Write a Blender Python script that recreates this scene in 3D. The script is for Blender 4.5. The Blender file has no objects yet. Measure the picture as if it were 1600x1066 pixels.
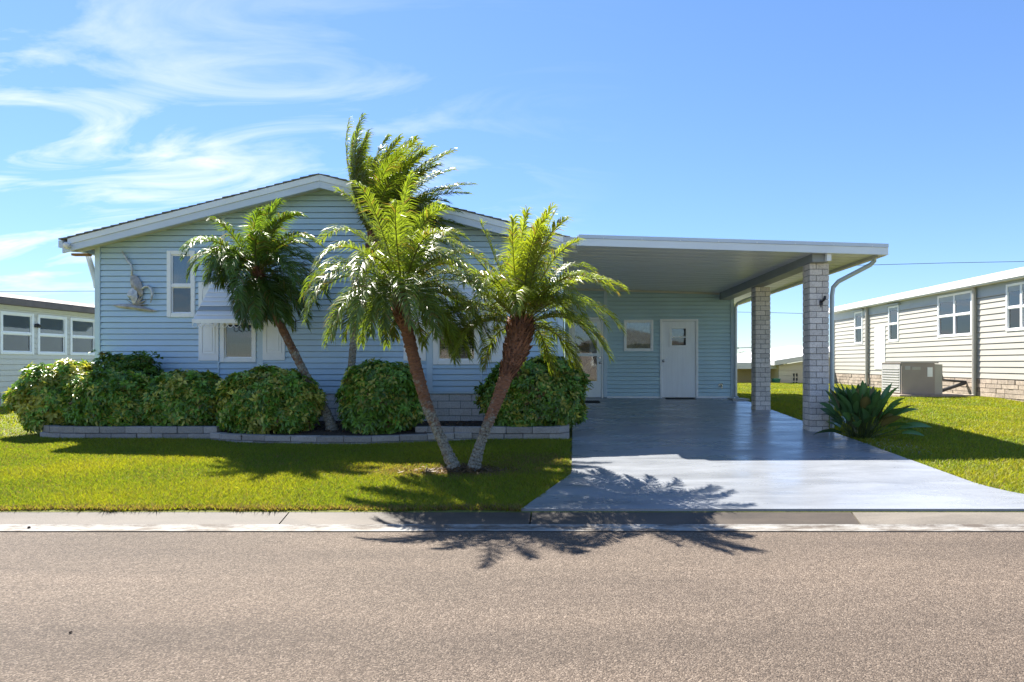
import bpy, math, random
import numpy as np
from mathutils import Vector, Matrix

random.seed(7)
R = math.radians
scene = bpy.context.scene
COL = scene.collection

# ------------------------------------------------------------------ camera
HC = 1.45
cam_d = bpy.data.cameras.new('camera')
cam = bpy.data.objects.new('camera', cam_d)
COL.objects.link(cam)
cam.location = (0, 0, HC)
cam.rotation_euler = (R(90), 0, 0)
cam_d.sensor_width = 36.0
cam_d.lens = 22.5
cam_d.shift_x = -85 / 1600
cam_d.shift_y = 35 / 1600
cam_d.clip_start = 0.05
cam_d.clip_end = 6000
scene.camera = cam

# ------------------------------------------------------------------ sky and sun
SUN_TO = Vector((-0.49, 0.66, 1.0)).normalized()
SUN_EL = math.asin(SUN_TO.z)
SUN_AZ = math.atan2(SUN_TO.x, SUN_TO.y)
world = bpy.data.worlds.new('World')
scene.world = world
world.use_nodes = True
wt = world.node_tree
wn, wl = wt.nodes, wt.links
wn.clear()
w_out = wn.new('ShaderNodeOutputWorld')
w_bg = wn.new('ShaderNodeBackground')
w_bg.inputs['Strength'].default_value = 0.069
sky = wn.new('ShaderNodeTexSky')
sky.sky_type = 'NISHITA'
sky.sun_disc = False
sky.sun_elevation = SUN_EL
sky.sun_rotation = SUN_AZ
sky.altitude = 0
sky.air_density = 0.78
sky.dust_density = 0.05
sky.ozone_density = 4.0
# thin cirrus, laid out on the sky's own directions
tc = wn.new('ShaderNodeTexCoord')
sep = wn.new('ShaderNodeSeparateXYZ')
wl.new(tc.outputs['Generated'], sep.inputs[0])


def wmath(op, a, b=None, c=None, clamp=False):
    n = wn.new('ShaderNodeMath')
    n.operation = op
    n.use_clamp = clamp
    for i, v in enumerate((a, b, c)):
        if v is None:
            continue
        if isinstance(v, (int, float)):
            n.inputs[i].default_value = v
        else:
            wl.new(v, n.inputs[i])
    return n.outputs[0]


zz = wmath('ADD', wmath('MAXIMUM', sep.outputs[2], 0.0), 0.22)
cu = wmath('DIVIDE', sep.outputs[0], zz)
cv = wmath('DIVIDE', sep.outputs[1], zz)
comb = wn.new('ShaderNodeCombineXYZ')
wl.new(cu, comb.inputs[0])
wl.new(cv, comb.inputs[1])
mp = wn.new('ShaderNodeMapping')
mp.inputs['Rotation'].default_value = (0, 0, R(28))
mp.inputs['Scale'].default_value = (0.75, 1.9, 1.0)
mp.inputs['Location'].default_value = (3.1, 1.7, 0)
wl.new(comb.outputs[0], mp.inputs[0])
n1 = wn.new('ShaderNodeTexNoise')
n1.inputs['Scale'].default_value = 2.1
n1.inputs['Detail'].default_value = 9
n1.inputs['Roughness'].default_value = 0.58
n1.inputs['Distortion'].default_value = 1.1
wl.new(mp.outputs[0], n1.inputs['Vector'])
n2 = wn.new('ShaderNodeTexNoise')
n2.inputs['Scale'].default_value = 0.55
n2.inputs['Detail'].default_value = 2
wl.new(comb.outputs[0], n2.inputs['Vector'])
# the cirrus bank lies to the west (-X) and thins out eastwards
bank = wmath('MULTIPLY_ADD', cu, -0.55, 0.10, clamp=True)
low = wmath('MULTIPLY_ADD', sep.outputs[2], -2.1, 1.30, clamp=True)
cover = wmath('MULTIPLY', wmath('MULTIPLY', bank, low), wmath('MULTIPLY_ADD', n2.outputs['Fac'], 1.6, 0.15))
wisps = wmath('MULTIPLY_ADD', n1.outputs['Fac'], 4.2, -1.95, clamp=True)
cfac = wmath('MULTIPLY', wisps, wmath('MULTIPLY', cover, 2.1, clamp=True), clamp=True)
mixc = wn.new('ShaderNodeMix')
mixc.data_type = 'RGBA'
hs = wn.new('ShaderNodeHueSaturation')
hs.inputs['Hue'].default_value = 0.503
hs.inputs['Saturation'].default_value = 1.08
hs.inputs['Value'].default_value = 1.0
lum = wn.new('ShaderNodeRGBToBW')
wl.new(sky.outputs[0], lum.inputs[0])
soft = wmath('DIVIDE', 1.0, wmath('MULTIPLY_ADD', lum.outputs[0], 1 / 6.5, 1.0))
vs_ = wn.new('ShaderNodeVectorMath')
vs_.operation = 'SCALE'
wl.new(sky.outputs[0], vs_.inputs[0])
wl.new(soft, vs_.inputs['Scale'])
wl.new(vs_.outputs[0], hs.inputs['Color'])
wl.new(cfac, mixc.inputs[0])
wl.new(hs.outputs[0], mixc.inputs[6])
mixc.inputs[7].default_value = (3.7, 3.85, 4.0, 1)
wl.new(mixc.outputs[2], w_bg.inputs['Color'])
wl.new(w_bg.outputs[0], w_out.inputs[0])

sun_d = bpy.data.lights.new('sun', 'SUN')
sun_d.energy = 3.1
sun_d.angle = R(0.53)
sun_d.color = (1.0, 0.95, 0.86)
sun = bpy.data.objects.new('sun', sun_d)
COL.objects.link(sun)
sun.rotation_euler = (-SUN_TO).to_track_quat('-Z', 'Y').to_euler()

scene.view_settings.view_transform = 'Standard'
scene.view_settings.look = 'None'
scene.view_settings.gamma = 1.0
scene.view_settings.exposure = 2.25
scene.view_settings.use_curve_mapping = False
scene.cycles.max_bounces = 8
scene.cycles.transparent_max_bounces = 12


# ------------------------------------------------------------------ helpers
def at(px, py, D):
    """photo pixel (1600 wide) at depth D -> world point"""
    return Vector(((px - 885) * D / 1000, D, HC - (py - 568) * D / 1000))


def X(px, D):
    return (px - 885) * D / 1000


def Z(py, D):
    return HC - (py - 568) * D / 1000


def gz(y):
    """ground height: road 0, then a steady rise to the houses"""
    if y < 5.86:
        return 0.09
    if y < 16.4:
        return 0.09 + (y - 5.86) * 0.0432
    return min(0.545 + (y - 16.4) * 0.005, 0.62)


def tag(o, label=None, cat=None, group=None, kind=None):
    if label:
        o['label'] = label
    if cat:
        o['category'] = cat
    if group:
        o['group'] = group
    if kind:
        o['kind'] = kind
    return o


def empty(name, loc=(0, 0, 0)):
    o = bpy.data.objects.new(name, None)
    COL.objects.link(o)
    o.location = loc
    o.empty_display_size = 0.2
    return o


def thing(name, label, cat, loc=(0, 0, 0), group=None):
    return tag(empty(name, loc), label, cat, group)


def set_parent(o, parent):
    if parent is not None:
        o.parent = parent
        # parents are never rotated or scaled: world coordinates minus their offset
        off = Vector((0, 0, 0))
        p = parent
        while p is not None:
            off += Vector(p.location)
            p = p.parent
        o.location = -off + Vector(o.location)


class MB:
    def __init__(self):
        self.v, self.f = [], []

    def add(self, verts, faces):
        n = len(self.v)
        self.v += [tuple(p) for p in verts]
        self.f += [tuple(i + n for i in f) for f in faces]
        return self

    def box(self, a, b):
        x0, y0, z0 = a
        x1, y1, z1 = b
        vs = [(x0, y0, z0), (x1, y0, z0), (x1, y1, z0), (x0, y1, z0), (x0, y0, z1), (x1, y0, z1), (x1, y1, z1), (x0, y1, z1)]
        return self.add(vs, [(0, 3, 2, 1), (4, 5, 6, 7), (0, 1, 5, 4), (1, 2, 6, 5), (2, 3, 7, 6), (3, 0, 4, 7)])

    def hexa(self, p):
        """eight corners: bottom ring of four, top ring of four"""
        return self.add(p, [(0, 3, 2, 1), (4, 5, 6, 7), (0, 1, 5, 4), (1, 2, 6, 5), (2, 3, 7, 6), (3, 0, 4, 7)])

    def tube(self, pts, rad, seg=8, cap=True):
        pts = [Vector(p) for p in pts]
        if not hasattr(rad, '__len__'):
            rad = [rad] * len(pts)
        vs, fs = [], []
        prev = None
        for i, p in enumerate(pts):
            if i == 0:
                t = pts[1] - pts[0]
            elif i == len(pts) - 1:
                t = pts[-1] - pts[-2]
            else:
                t = pts[i + 1] - pts[i - 1]
            t.normalize()
            if prev is None:
                s = t.cross(Vector((0, 0, 1)))
                if s.length < 1e-3:
                    s = Vector((1, 0, 0))
            else:
                s = prev - t * prev.dot(t)
            s.normalize()
            prev = s
            u = t.cross(s)
            for k in range(seg):
                a = 2 * math.pi * k / seg
                vs.append(p + (s * math.cos(a) + u * math.sin(a)) * rad[i])
        for i in range(len(pts) - 1):
            for k in range(seg):
                k2 = (k + 1) % seg
                fs.append((i * seg + k, i * seg + k2, (i + 1) * seg + k2, (i + 1) * seg + k))
        if cap:
            fs.append(tuple(range(seg))[::-1])
            fs.append(tuple((len(pts) - 1) * seg + k for k in range(seg)))
        return self.add(vs, fs)

    def build(self, name, mat, parent=None, smooth=False, bevel=0.0):
        me = bpy.data.meshes.new(name)
        me.from_pydata(self.v, [], self.f)
        me.update()
        if smooth:
            me.polygons.foreach_set('use_smooth', [True] * len(me.polygons))
        me.materials.append(mat)
        o = bpy.data.objects.new(name, me)
        COL.objects.link(o)
        if bevel:
            m = o.modifiers.new('bevel', 'BEVEL')
            m.width = bevel
            m.segments = 1
            m.limit_method = 'ANGLE'
        set_parent(o, parent)
        return o


def big_mesh(name, verts, faces3, mat, parent=None, col=None, smooth=False):
    """numpy triangles, optional per-vertex colour"""
    me = bpy.data.meshes.new(name)
    nv, nf = len(verts), len(faces3)
    me.vertices.add(nv)
    me.vertices.foreach_set('co', np.asarray(verts, dtype=np.float32).ravel())
    me.loops.add(nf * 3)
    me.loops.foreach_set('vertex_index', np.asarray(faces3, dtype=np.int32).ravel())
    me.polygons.add(nf)
    me.polygons.foreach_set('loop_start', np.arange(0, nf * 3, 3, dtype=np.int32))
    me.polygons.foreach_set('loop_total', np.full(nf, 3, dtype=np.int32))
    if smooth:
        me.polygons.foreach_set('use_smooth', np.ones(nf, dtype=bool))
    me.update(calc_edges=True)
    me.validate()
    if col is not None:
        ca = me.color_attributes.new('tint', 'FLOAT_COLOR', 'POINT')
        c4 = np.ones((nv, 4), dtype=np.float32)
        c4[:, :3] = col
        ca.data.foreach_set('color', c4.ravel())
    me.materials.append(mat)
    o = bpy.data.objects.new(name, me)
    COL.objects.link(o)
    set_parent(o, parent)
    return o


# ------------------------------------------------------------------ materials
class NT:
    def __init__(self, name):
        self.m = bpy.data.materials.new(name)
        self.m.use_nodes = True
        self.t = self.m.node_tree
        self.n, self.l = self.t.nodes, self.t.links
        self.b = self.n['Principled BSDF']
        self.out = self.n['Material Output']

    def new(self, typ, **kw):
        n = self.n.new(typ)
        for k, v in kw.items():
            if k in n.inputs:
                n.inputs[k].default_value = v
            else:
                setattr(n, k, v)
        return n

    def pos(self, scale=(1, 1, 1)):
        g = self.n.new('ShaderNodeNewGeometry')
        m = self.n.new('ShaderNodeMapping')
        m.inputs['Scale'].default_value = scale
        self.l.new(g.outputs['Position'], m.inputs[0])
        return m.outputs[0]

    def noise(self, vec, scale, detail=4, rough=0.55, dist=0.0):
        n = self.new('ShaderNodeTexNoise')
        n.inputs['Scale'].default_value = scale
        n.inputs['Detail'].default_value = detail
        n.inputs['Roughness'].default_value = rough
        n.inputs['Distortion'].default_value = dist
        self.l.new(vec, n.inputs['Vector'])
        return n.outputs['Fac']

    def ramp(self, fac, stops):
        r = self.n.new('ShaderNodeValToRGB')
        e = r.color_ramp.elements
        while len(e) < len(stops):
            e.new(0.5)
        for i, (p, c) in enumerate(stops):
            e[i].position = p
            e[i].color = (*c, 1) if len(c) == 3 else c
        self.l.new(fac, r.inputs[0])
        return r.outputs[0]

    def mix(self, fac, a, b, blend='MIX'):
        m = self.n.new('ShaderNodeMix')
        m.data_type = 'RGBA'
        m.blend_type = blend
        for s, v in ((0, fac), (6, a), (7, b)):
            if isinstance(v, (int, float)):
                m.inputs[s].default_value = v
            elif isinstance(v, tuple):
                m.inputs[s].default_value = (*v, 1) if len(v) == 3 else v
            else:
                self.l.new(v, m.inputs[s])
        return m.outputs[2]

    def math(self, op, a, b=0.0, clamp=False):
        m = self.n.new('ShaderNodeMath')
        m.operation = op
        m.use_clamp = clamp
        for i, v in enumerate((a, b)):
            if isinstance(v, (int, float)):
                m.inputs[i].default_value = v
            else:
                self.l.new(v, m.inputs[i])
        return m.outputs[0]

    def bump(self, h, strength=0.3, dist=0.01):
        b = self.n.new('ShaderNodeBump')
        b.inputs['Strength'].default_value = strength
        b.inputs['Distance'].default_value = dist
        self.l.new(h, b.inputs['Height'])
        self.l.new(b.outputs[0], self.b.inputs['Normal'])

    def base(self, c):
        if isinstance(c, tuple):
            self.b.inputs['Base Color'].default_value = (*c, 1)
        else:
            self.l.new(c, self.b.inputs['Base Color'])

    def rough(self, r):
        if isinstance(r, (int, float)):
            self.b.inputs['Roughness'].default_value = r
        else:
            self.l.new(r, self.b.inputs['Roughness'])


def simple(name, c, rough=0.5, var=0.12, scale=3.0, stretch=(1, 1, 1), metal=0.0, bump=0.0, bscale=60, rnd=0.0, spec=0.5):
    t = NT(name)
    p = t.pos(stretch)
    f = t.noise(p, scale, 5)
    lo = tuple(max(0, x * (1 - var)) for x in c)
    hi = tuple(min(1, x * (1 + var)) for x in c)
    col = t.ramp(f, [(0.3, lo), (0.7, hi)])
    if rnd:
        oi = t.n.new('ShaderNodeObjectInfo')
        k = t.math('MULTIPLY_ADD', oi.outputs['Random'], rnd)
        k.node.inputs[2].default_value = 1 - rnd / 2
        cc = t.n.new('ShaderNodeCombineColor')
        for i in range(3):
            t.l.new(k, cc.inputs[i])
        col = t.mix(1.0, col, cc.outputs[0], 'MULTIPLY')
    t.base(col)
    t.rough(rough)
    t.b.inputs['Metallic'].default_value = metal
    t.b.inputs['Specular IOR Level'].default_value = spec
    if bump:
        t.bump(t.noise(t.pos(), bscale, 4), bump, 0.01)
    return t.m


def leafmat(name, transl=0.35, rough=0.35, spec=0.5, glow=(1.25, 1.25, 0.5)):
    t = NT(name)
    a = t.n.new('ShaderNodeVertexColor')
    a.layer_name = 'tint'
    t.base(a.outputs[0])
    t.rough(rough)
    t.b.inputs['Specular IOR Level'].default_value = spec
    tr = t.n.new('ShaderNodeBsdfTranslucent')
    t.l.new(t.mix(1.0, a.outputs[0], glow, 'MULTIPLY'), tr.inputs[0])
    ms = t.n.new('ShaderNodeMixShader')
    ms.inputs[0].default_value = transl
    t.l.new(t.b.outputs[0], ms.inputs[1])
    t.l.new(tr.outputs[0], ms.inputs[2])
    t.l.new(ms.outputs[0], t.out.inputs[0])
    return t.m


M = {}
M['siding'] = simple('siding_blue', (0.475, 0.625, 0.745), 0.42, 0.05, 1.6, (1, 1, 0.6), bump=0.05, bscale=35, rnd=0.05)
M['shed_siding'] = simple('shed_siding_blue', (0.47, 0.635, 0.69), 0.42, 0.05, 1.6, (1, 1, 0.6), bump=0.05, bscale=35, rnd=0.05)
M['bluetrim'] = simple('blue_trim', (0.56, 0.68, 0.76), 0.45, 0.05)
M['white'] = simple('white_paint', (0.90, 0.90, 0.89), 0.4, 0.03, 5)
M['door'] = simple('door_paint', (0.89, 0.90, 0.91), 0.45, 0.05, 2.5, (6, 1, 0.5))
M['fascia'] = simple('fascia_grey', (0.60, 0.66, 0.74), 0.38, 0.06, 1.5, (1, 1, 4), bump=0.03, bscale=8)
M['fascia2'] = simple('fascia_light', (0.78, 0.81, 0.83), 0.42, 0.06, 1.5, (1, 1, 4))
M['soffit'] = simple('soffit_bounce_tint', (0.62, 0.60, 0.50), 0.55, 0.05)  # cream warmth stands for sunlight bounced up onto the house soffit
M['ceiling'] = simple('carport_pan', (0.74, 0.745, 0.72), 0.35, 0.04, 1.2, (0.6, 5, 1), rnd=0.05)
M['beam'] = simple('beam_grey', (0.30, 0.31, 0.31), 0.5, 0.06)
M['rust'] = simple('rafter_brown', (0.30, 0.15, 0.06), 0.7, 0.2, 6)
M['shingle'] = simple('shingle_grey', (0.16, 0.155, 0.15), 0.9, 0.2, 30, bump=0.5, bscale=200)
M['gutter'] = simple('gutter_metal', (0.46, 0.52, 0.56), 0.3, 0.08, 6, metal=0.3)
M['iron'] = simple('dark_iron', (0.03, 0.03, 0.035), 0.5, 0.2)
M['mat'] = simple('rubber_mat', (0.012, 0.012, 0.013), 0.8, 0.3, 40)
M['chrome'] = simple('knob_metal', (0.45, 0.44, 0.42), 0.25, 0.1, metal=0.9)
M['dark'] = simple('interior_dark', (0.05, 0.05, 0.055), 0.8, 0.1)
M['curtain'] = simple('curtain', (0.55, 0.58, 0.62), 0.8, 0.15, 12, (6, 6, 0.3))
M['blind'] = simple('blind', (0.42, 0.36, 0.28), 0.6, 0.3, 9)
M['foil'] = simple('crumpled_sheet', (0.66, 0.60, 0.50), 0.3, 0.2, 7, bump=0.6, bscale=9)
M['mortar'] = simple('mortar', (0.20, 0.18, 0.17), 0.9, 0.15, 20)
M['mortar_pale'] = simple('mortar_pale', (0.22, 0.215, 0.21), 0.9, 0.15, 20)
M['heron'] = simple('patina_metal', (0.36, 0.34, 0.32), 0.45, 0.35, 14, metal=0.35)
M['heron_pale'] = simple('patina_metal_pale', (0.52, 0.53, 0.54), 0.4, 0.3, 14, metal=0.3)
M['cream'] = simple('siding_cream', (0.45, 0.425, 0.37), 0.5, 0.04, 1.5, rnd=0.05)
M['creamtrim'] = simple('cream_trim', (0.42, 0.40, 0.35), 0.5, 0.05)
M['frieze'] = simple('frieze_grey', (0.36, 0.40, 0.43), 0.5, 0.06)
M['leftwall'] = simple('siding_bone', (0.64, 0.62, 0.55), 0.5, 0.04, 1.5, rnd=0.05)
M['brownroof'] = simple('roof_brown', (0.16, 0.125, 0.11), 0.7, 0.2, 4)
M['whiteroof'] = simple('roof_white', (0.62, 0.61, 0.59), 0.5, 0.04)
M['tan'] = simple('siding_tan', (0.58, 0.46, 0.24), 0.6, 0.05)
M['tan_pale'] = simple('siding_pale', (0.62, 0.56, 0.44), 0.6, 0.05)
M['green_bin'] = simple('bin_green', (0.02, 0.16, 0.11), 0.5, 0.1)
M['ac'] = simple('ac_taupe', (0.33, 0.28, 0.25), 0.5, 0.07, 3)
M['ac_grey'] = simple('ac_grey', (0.42, 0.41, 0.40), 0.5, 0.07, 3)
M['stone_brown'] = simple('skirt_stone', (0.36, 0.295, 0.235), 0.85, 0.25, 14, bump=0.5, bscale=30, rnd=0.4)
M['soil'] = simple('mulch', (0.055, 0.038, 0.028), 0.95, 0.5, 25, bump=1.0, bscale=40)
M['stem'] = simple('shrub_stem', (0.11, 0.085, 0.06), 0.85, 0.3, 20)
M['wire'] = simple('wire_black', (0.03, 0.03, 0.035), 0.6, 0.1)
M['lampglass'] = simple('lamp_glass', (0.75, 0.72, 0.68), 0.2, 0.05)
M['debris'] = simple('dry_leaf', (0.06, 0.035, 0.02), 0.8, 0.3, 60)
M['pebble'] = simple('pebble', (0.42, 0.41, 0.37), 0.85, 0.3, 30)
M['petiole'] = simple('petiole', (0.10, 0.13, 0.04), 0.5, 0.2, 10)
M['palm_leaf'] = leafmat('palm_leaf', 0.45, 0.36, 0.6, (1.25, 1.28, 0.42))
M['shrub_leaf'] = leafmat('shrub_leaf', 0.28, 0.34, 0.55, (1.3, 1.3, 0.45))
M['paddle_leaf'] = leafmat('paddle_leaf', 0.2, 0.32, 0.5, (1.2, 1.3, 0.4))
M['grass'] = leafmat('grass_blade', 0.45, 0.55, 0.25, (1.25, 1.25, 0.45))
M['far_leaf'] = leafmat('far_tree_leaf', 0.2, 0.5, 0.3)


def brickmat(name, c1, c2, rnd=0.3):
    t = NT(name)
    p = t.pos()
    col = t.mix(t.noise(p, 5, 3), c1, c2)
    oi = t.n.new('ShaderNodeObjectInfo')
    k = t.math('MULTIPLY_ADD', oi.outputs['Random'], rnd)
    k.node.inputs[2].default_value = 1 - rnd / 2
    cc = t.n.new('ShaderNodeCombineColor')
    for i in range(3):
        t.l.new(k, cc.inputs[i])
    col = t.mix(1.0, col, cc.outputs[0], 'MULTIPLY')
    sp = t.ramp(t.noise(p, 45, 5, 0.7), [(0.35, (0.62, 0.58, 0.56)), (0.55, (1, 1, 1))])
    t.base(t.mix(0.7, col, sp, 'MULTIPLY'))
    t.rough(0.88)
    t.bump(t.noise(p, 70, 5, 0.65), 0.55, 0.008)
    return t.m


M['brick'] = brickmat('column_brick', (0.68, 0.60, 0.54), (0.80, 0.73, 0.67), 0.28)
M['block'] = brickmat('skirt_block', (0.62, 0.59, 0.56), (0.74, 0.71, 0.68), 0.16)
M['planter'] = brickmat('planter_block', (0.30, 0.265, 0.24), (0.44, 0.395, 0.36), 0.4)


def glassmat(name, tint=(0.75, 0.8, 0.82), base=0.10):
    t = NT(name)
    gl = t.n.new('ShaderNodeBsdfGlossy')
    gl.inputs['Roughness'].default_value = 0.03
    gl.inputs['Color'].default_value = (1, 1, 1, 1)
    tr = t.n.new('ShaderNodeBsdfTransparent')
    tr.inputs['Color'].default_value = (*tint, 1)
    fr = t.n.new('ShaderNodeFresnel')
    fr.inputs['IOR'].default_value = 1.52
    k = t.math('MULTIPLY_ADD', fr.outputs[0], 1.0)
    k.node.inputs[2].default_value = base
    k.node.use_clamp = True
    b = t.n.new('ShaderNodeBump')
    b.inputs['Strength'].default_value = 0.06
    b.inputs['Distance'].default_value = 0.02
    t.l.new(t.noise(t.pos(), 2.2, 2), b.inputs['Height'])
    t.l.new(b.outputs[0], gl.inputs['Normal'])
    ms = t.n.new('ShaderNodeMixShader')
    t.l.new(k, ms.inputs[0])
    t.l.new(tr.outputs[0], ms.inputs[1])
    t.l.new(gl.outputs[0], ms.inputs[2])
    t.l.new(ms.outputs[0], t.out.inputs[0])
    return t.m


M['glass'] = glassmat('window_glass', base=0.045)
M['screen'] = glassmat('screened_glass', (0.35, 0.37, 0.4), 0.05)
M['glass_bright'] = glassmat('reflective_glass', (0.42, 0.50, 0.50), 0.10)


def asphalt():
    t = NT('asphalt')
    p = t.pos()
    v = t.new('ShaderNodeTexVoronoi')
    v.inputs['Scale'].default_value = 135
    t.l.new(p, v.inputs['Vector'])
    hsv = t.n.new('ShaderNodeSeparateColor')
    t.l.new(v.outputs['Color'], hsv.inputs[0])
    st = t.ramp(hsv.outputs[0], [(0.0, (0.056, 0.040, 0.028)), (0.35, (0.108, 0.080, 0.058)), (0.7, (0.146, 0.111, 0.083)), (1.0, (0.26, 0.21, 0.165))])
    big = t.ramp(t.noise(t.pos((0.35, 1.2, 1)), 1.1, 5, 0.6), [(0.28, (0.72, 0.70, 0.68)), (0.72, (1.14, 1.12, 1.10))])
    lanes = t.ramp(t.noise(t.pos((0.06, 1.0, 1)), 1.7, 4, 0.6, 0.3), [(0.3, (0.80, 0.79, 0.78)), (0.7, (1.1, 1.1, 1.09))])
    big = t.mix(1.0, big, lanes, 'MULTIPLY')
    fine = t.ramp(t.noise(p, 14, 5, 0.7), [(0.3, (0.82, 0.80, 0.78)), (0.7, (1.1, 1.1, 1.1))])
    t.base(t.mix(1.0, t.mix(1.0, st, big, 'MULTIPLY'), fine, 'MULTIPLY'))
    t.rough(0.85)
    h = t.math('ADD', t.math('MULTIPLY', v.outputs['Distance'], -1.0), t.noise(p, 130, 3))
    t.bump(h, 0.7, 0.008)
    return t.m


def concrete(name, c, paint=False, stain=0.25, rough=0.7):
    t = NT(name)
    p = t.pos()
    lo = tuple(x * (1 - stain) for x in c)
    f = t.noise(t.pos((0.45, 1.5, 1)), 1.6, 7, 0.62, 0.4)
    col = t.ramp(f, [(0.32, lo), (0.62, c)])
    sp = t.ramp(t.noise(p, 60, 5, 0.7), [(0.3, (0.86, 0.86, 0.86)), (0.6, (1.03, 1.03, 1.03))])
    t.base(t.mix(1.0, col, sp, 'MULTIPLY'))
    if paint:
        t.rough(t.ramp(t.noise(t.pos((0.5, 1.4, 1)), 2.2, 5, 0.6), [(0.3, (0.20,) * 3), (0.7, (0.42,) * 3)]))
        t.b.inputs['Specular IOR Level'].default_value = 0.6
        t.bump(t.noise(t.pos((0.6, 1.5, 1)), 5, 4, 0.55), 0.10, 0.008)
    else:
        t.rough(rough)
        t.bump(t.noise(p, 90, 4), 0.35, 0.006)
    return t.m


M['asphalt'] = asphalt()
M['driveway'] = concrete('painted_concrete', (0.30, 0.315, 0.34), True, 0.34)
M['gutterpan'] = concrete('gutter_concrete', (0.105, 0.080, 0.058), False, 0.65)
M['apron'] = concrete('apron_concrete', (0.25, 0.215, 0.17), False, 0.5)
def wornline():
    t = NT('line_paint')
    p = t.pos()
    f = t.noise(t.pos((0.8, 3.0, 1)), 3.0, 9, 0.75)
    t.base(t.ramp(f, [(0.42, (0.11, 0.088, 0.068)), (0.50, (0.22, 0.20, 0.175)), (0.60, (0.32, 0.31, 0.285))]))
    t.rough(0.8)
    t.bump(t.noise(p, 110, 4), 0.5, 0.006)
    return t.m


M['line'] = wornline()
M['slab'] = concrete('pad_concrete', (0.40, 0.39, 0.36), False, 0.25)


def lawnmat():
    t = NT('lawn_soil')
    p = t.pos()
    f = t.noise(p, 9, 6, 0.7)
    a = t.ramp(f, [(0.3, (0.10, 0.11, 0.018)), (0.6, (0.20, 0.21, 0.03)), (0.8, (0.22, 0.18, 0.05))])
    t.base(a)
    t.rough(0.9)
    t.bump(t.noise(p, 60, 4, 0.7), 1.0, 0.03)
    return t.m


M['lawn'] = lawnmat()


# ------------------------------------------------------------------ ground, road, driveway
def strip(name, xs, prof, mat, parent=None):
    """sheet over the x list and a (y, z) profile"""
    m = MB()
    nx = len(xs)
    for y, z in prof:
        for x in xs:
            m.v.append((x, y, z))
    for j in range(len(prof) - 1):
        for i in range(nx - 1):
            m.f.append((j * nx + i, j * nx + i + 1, (j + 1) * nx + i + 1, (j + 1) * nx + i))
    return m.build(name, mat, parent)


ys = [5.86, 7, 8, 9, 10, 11, 12, 13.5, 15, 16.4, 18, 20, 24, 30, 40, 80, 300, 2500]
lawn = strip('lawn', [-2500, -300, -40, -20, -10, 0, 10, 20, 40, 300, 2500], [(-2500, -0.06), (-1.7, -0.06), (5.80, -0.06), (5.84, 0.06)] + [(y, gz(y)) for y in ys], M['lawn'])
tag(lawn, kind='structure')
road = strip('road', [-600, -30, 0, 30, 600], [(-1.6, -0.002), (2, 0.012), (5.52, 0.0)], M['asphalt'])
tag(road, kind='structure')
back_verge = strip('verge', [-600, 0, 600], [(-60, 0.35), (-1.9, 0.1), (-1.6, 0.0)], M['lawn'])
tag(back_verge, kind='structure')

# gutter pan beside the road, in cast lengths with joints, and a white edge line
curb = empty('kerb', (0, 5.6, 0))
tag(curb, kind='structure')
jx = [-40, -20, -12, -8.6, -5.55, -2.55, -0.33, 2.6, 5.8, 9, 14, 24, 40]
for a, b in zip(jx[:-1], jx[1:]):
    m = MB()
    # the joints run slightly askew
    s = 0.06
    prof = [(5.50, -0.06), (5.50, 0.004), (5.62, 0.012), (5.76, 0.055), (5.86, 0.088), (5.88, 0.088), (5.88, -0.06)]
    n = len(prof)
    for x in (a + 0.006, b - 0.006):
        for (y, z) in prof:
            m.v.append((x + (y - 5.5) * 0.5 * s, y, z))
    for k in range(n - 1):
        m.f.append((k, n + k, n + k + 1, k + 1))
    m.f.append(tuple(range(n)))
    m.f.append(tuple(range(n, 2 * n))[::-1])
    m.build('kerb_length', M['apron'] if a >= 1 else M['gutterpan'], curb)
line = strip('edge_line', [-300, -40, 40, 300], [(5.503, 0.0085), (5.61, 0.0155), (5.66, 0.0285)], M['line'])
tag(line, kind='structure')

# driveway: flared apron, then straight up to the shed wall
dl = lambda y: -0.42 + (y - 5.87) * (0.48 / 1.55) if y < 7.42 else 0.06 + (y - 7.42) * 0.012
dr = lambda y: 4.42 + max(0, (7.0 - y)) ** 2 * 0.55 if y < 7 else 4.42


def drive_piece(y0, y1, name='driveway_slab'):
    m = MB()
    n = max(3, int((y1 - y0) / 0.2))
    rows = []
    for i in range(n + 1):
        y = y0 + (y1 - y0) * i / n
        z = gz(y) + 0.022
        rows.append(len(m.v))
        m.v += [(dl(y), y, z), (dr(y), y, z), (dl(y), y, z - 0.12), (dr(y), y, z - 0.12)]
    for a, b in zip(rows[:-1], rows[1:]):
        m.f += [(a, a + 1, b + 1, b), (a + 2, a, b, b + 2), (a + 1, a + 3, b + 3, b + 1)]
    m.f += [(rows[0], rows[0] + 2, rows[0] + 3, rows[0] + 1), (rows[-1], rows[-1] + 1, rows[-1] + 3, rows[-1] + 2)]
    return m.build(name, M['driveway'], driveway)


driveway = empty('driveway', (2, 8, 0))
tag(driveway, kind='structure')
drive_piece(5.885, 8.28)
drive_piece(8.288, 12.6)
drive_piece(12.608, 17.2)


# ------------------------------------------------------------------ frames on walls
class Frame:
    """wall plane: u along the wall, z up, o outwards"""

    def __init__(self, p, u, n):
        self.p, self.u, self.n = Vector(p), Vector(u).normalized(), Vector(n).normalized()

    def pt(self, u, z, o=0.0):
        q = self.p + self.u * u + self.n * o
        return Vector((q.x, q.y, z))

    def box(self, m, u0, u1, z0, z1, o0, o1):
        return m.hexa([self.pt(u0, z0, o1), self.pt(u1, z0, o1), self.pt(u1, z0, o0), self.pt(u0, z0, o0),
                       self.pt(u0, z1, o1), self.pt(u1, z1, o1), self.pt(u1, z1, o0), self.pt(u0, z1, o0)])


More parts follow.
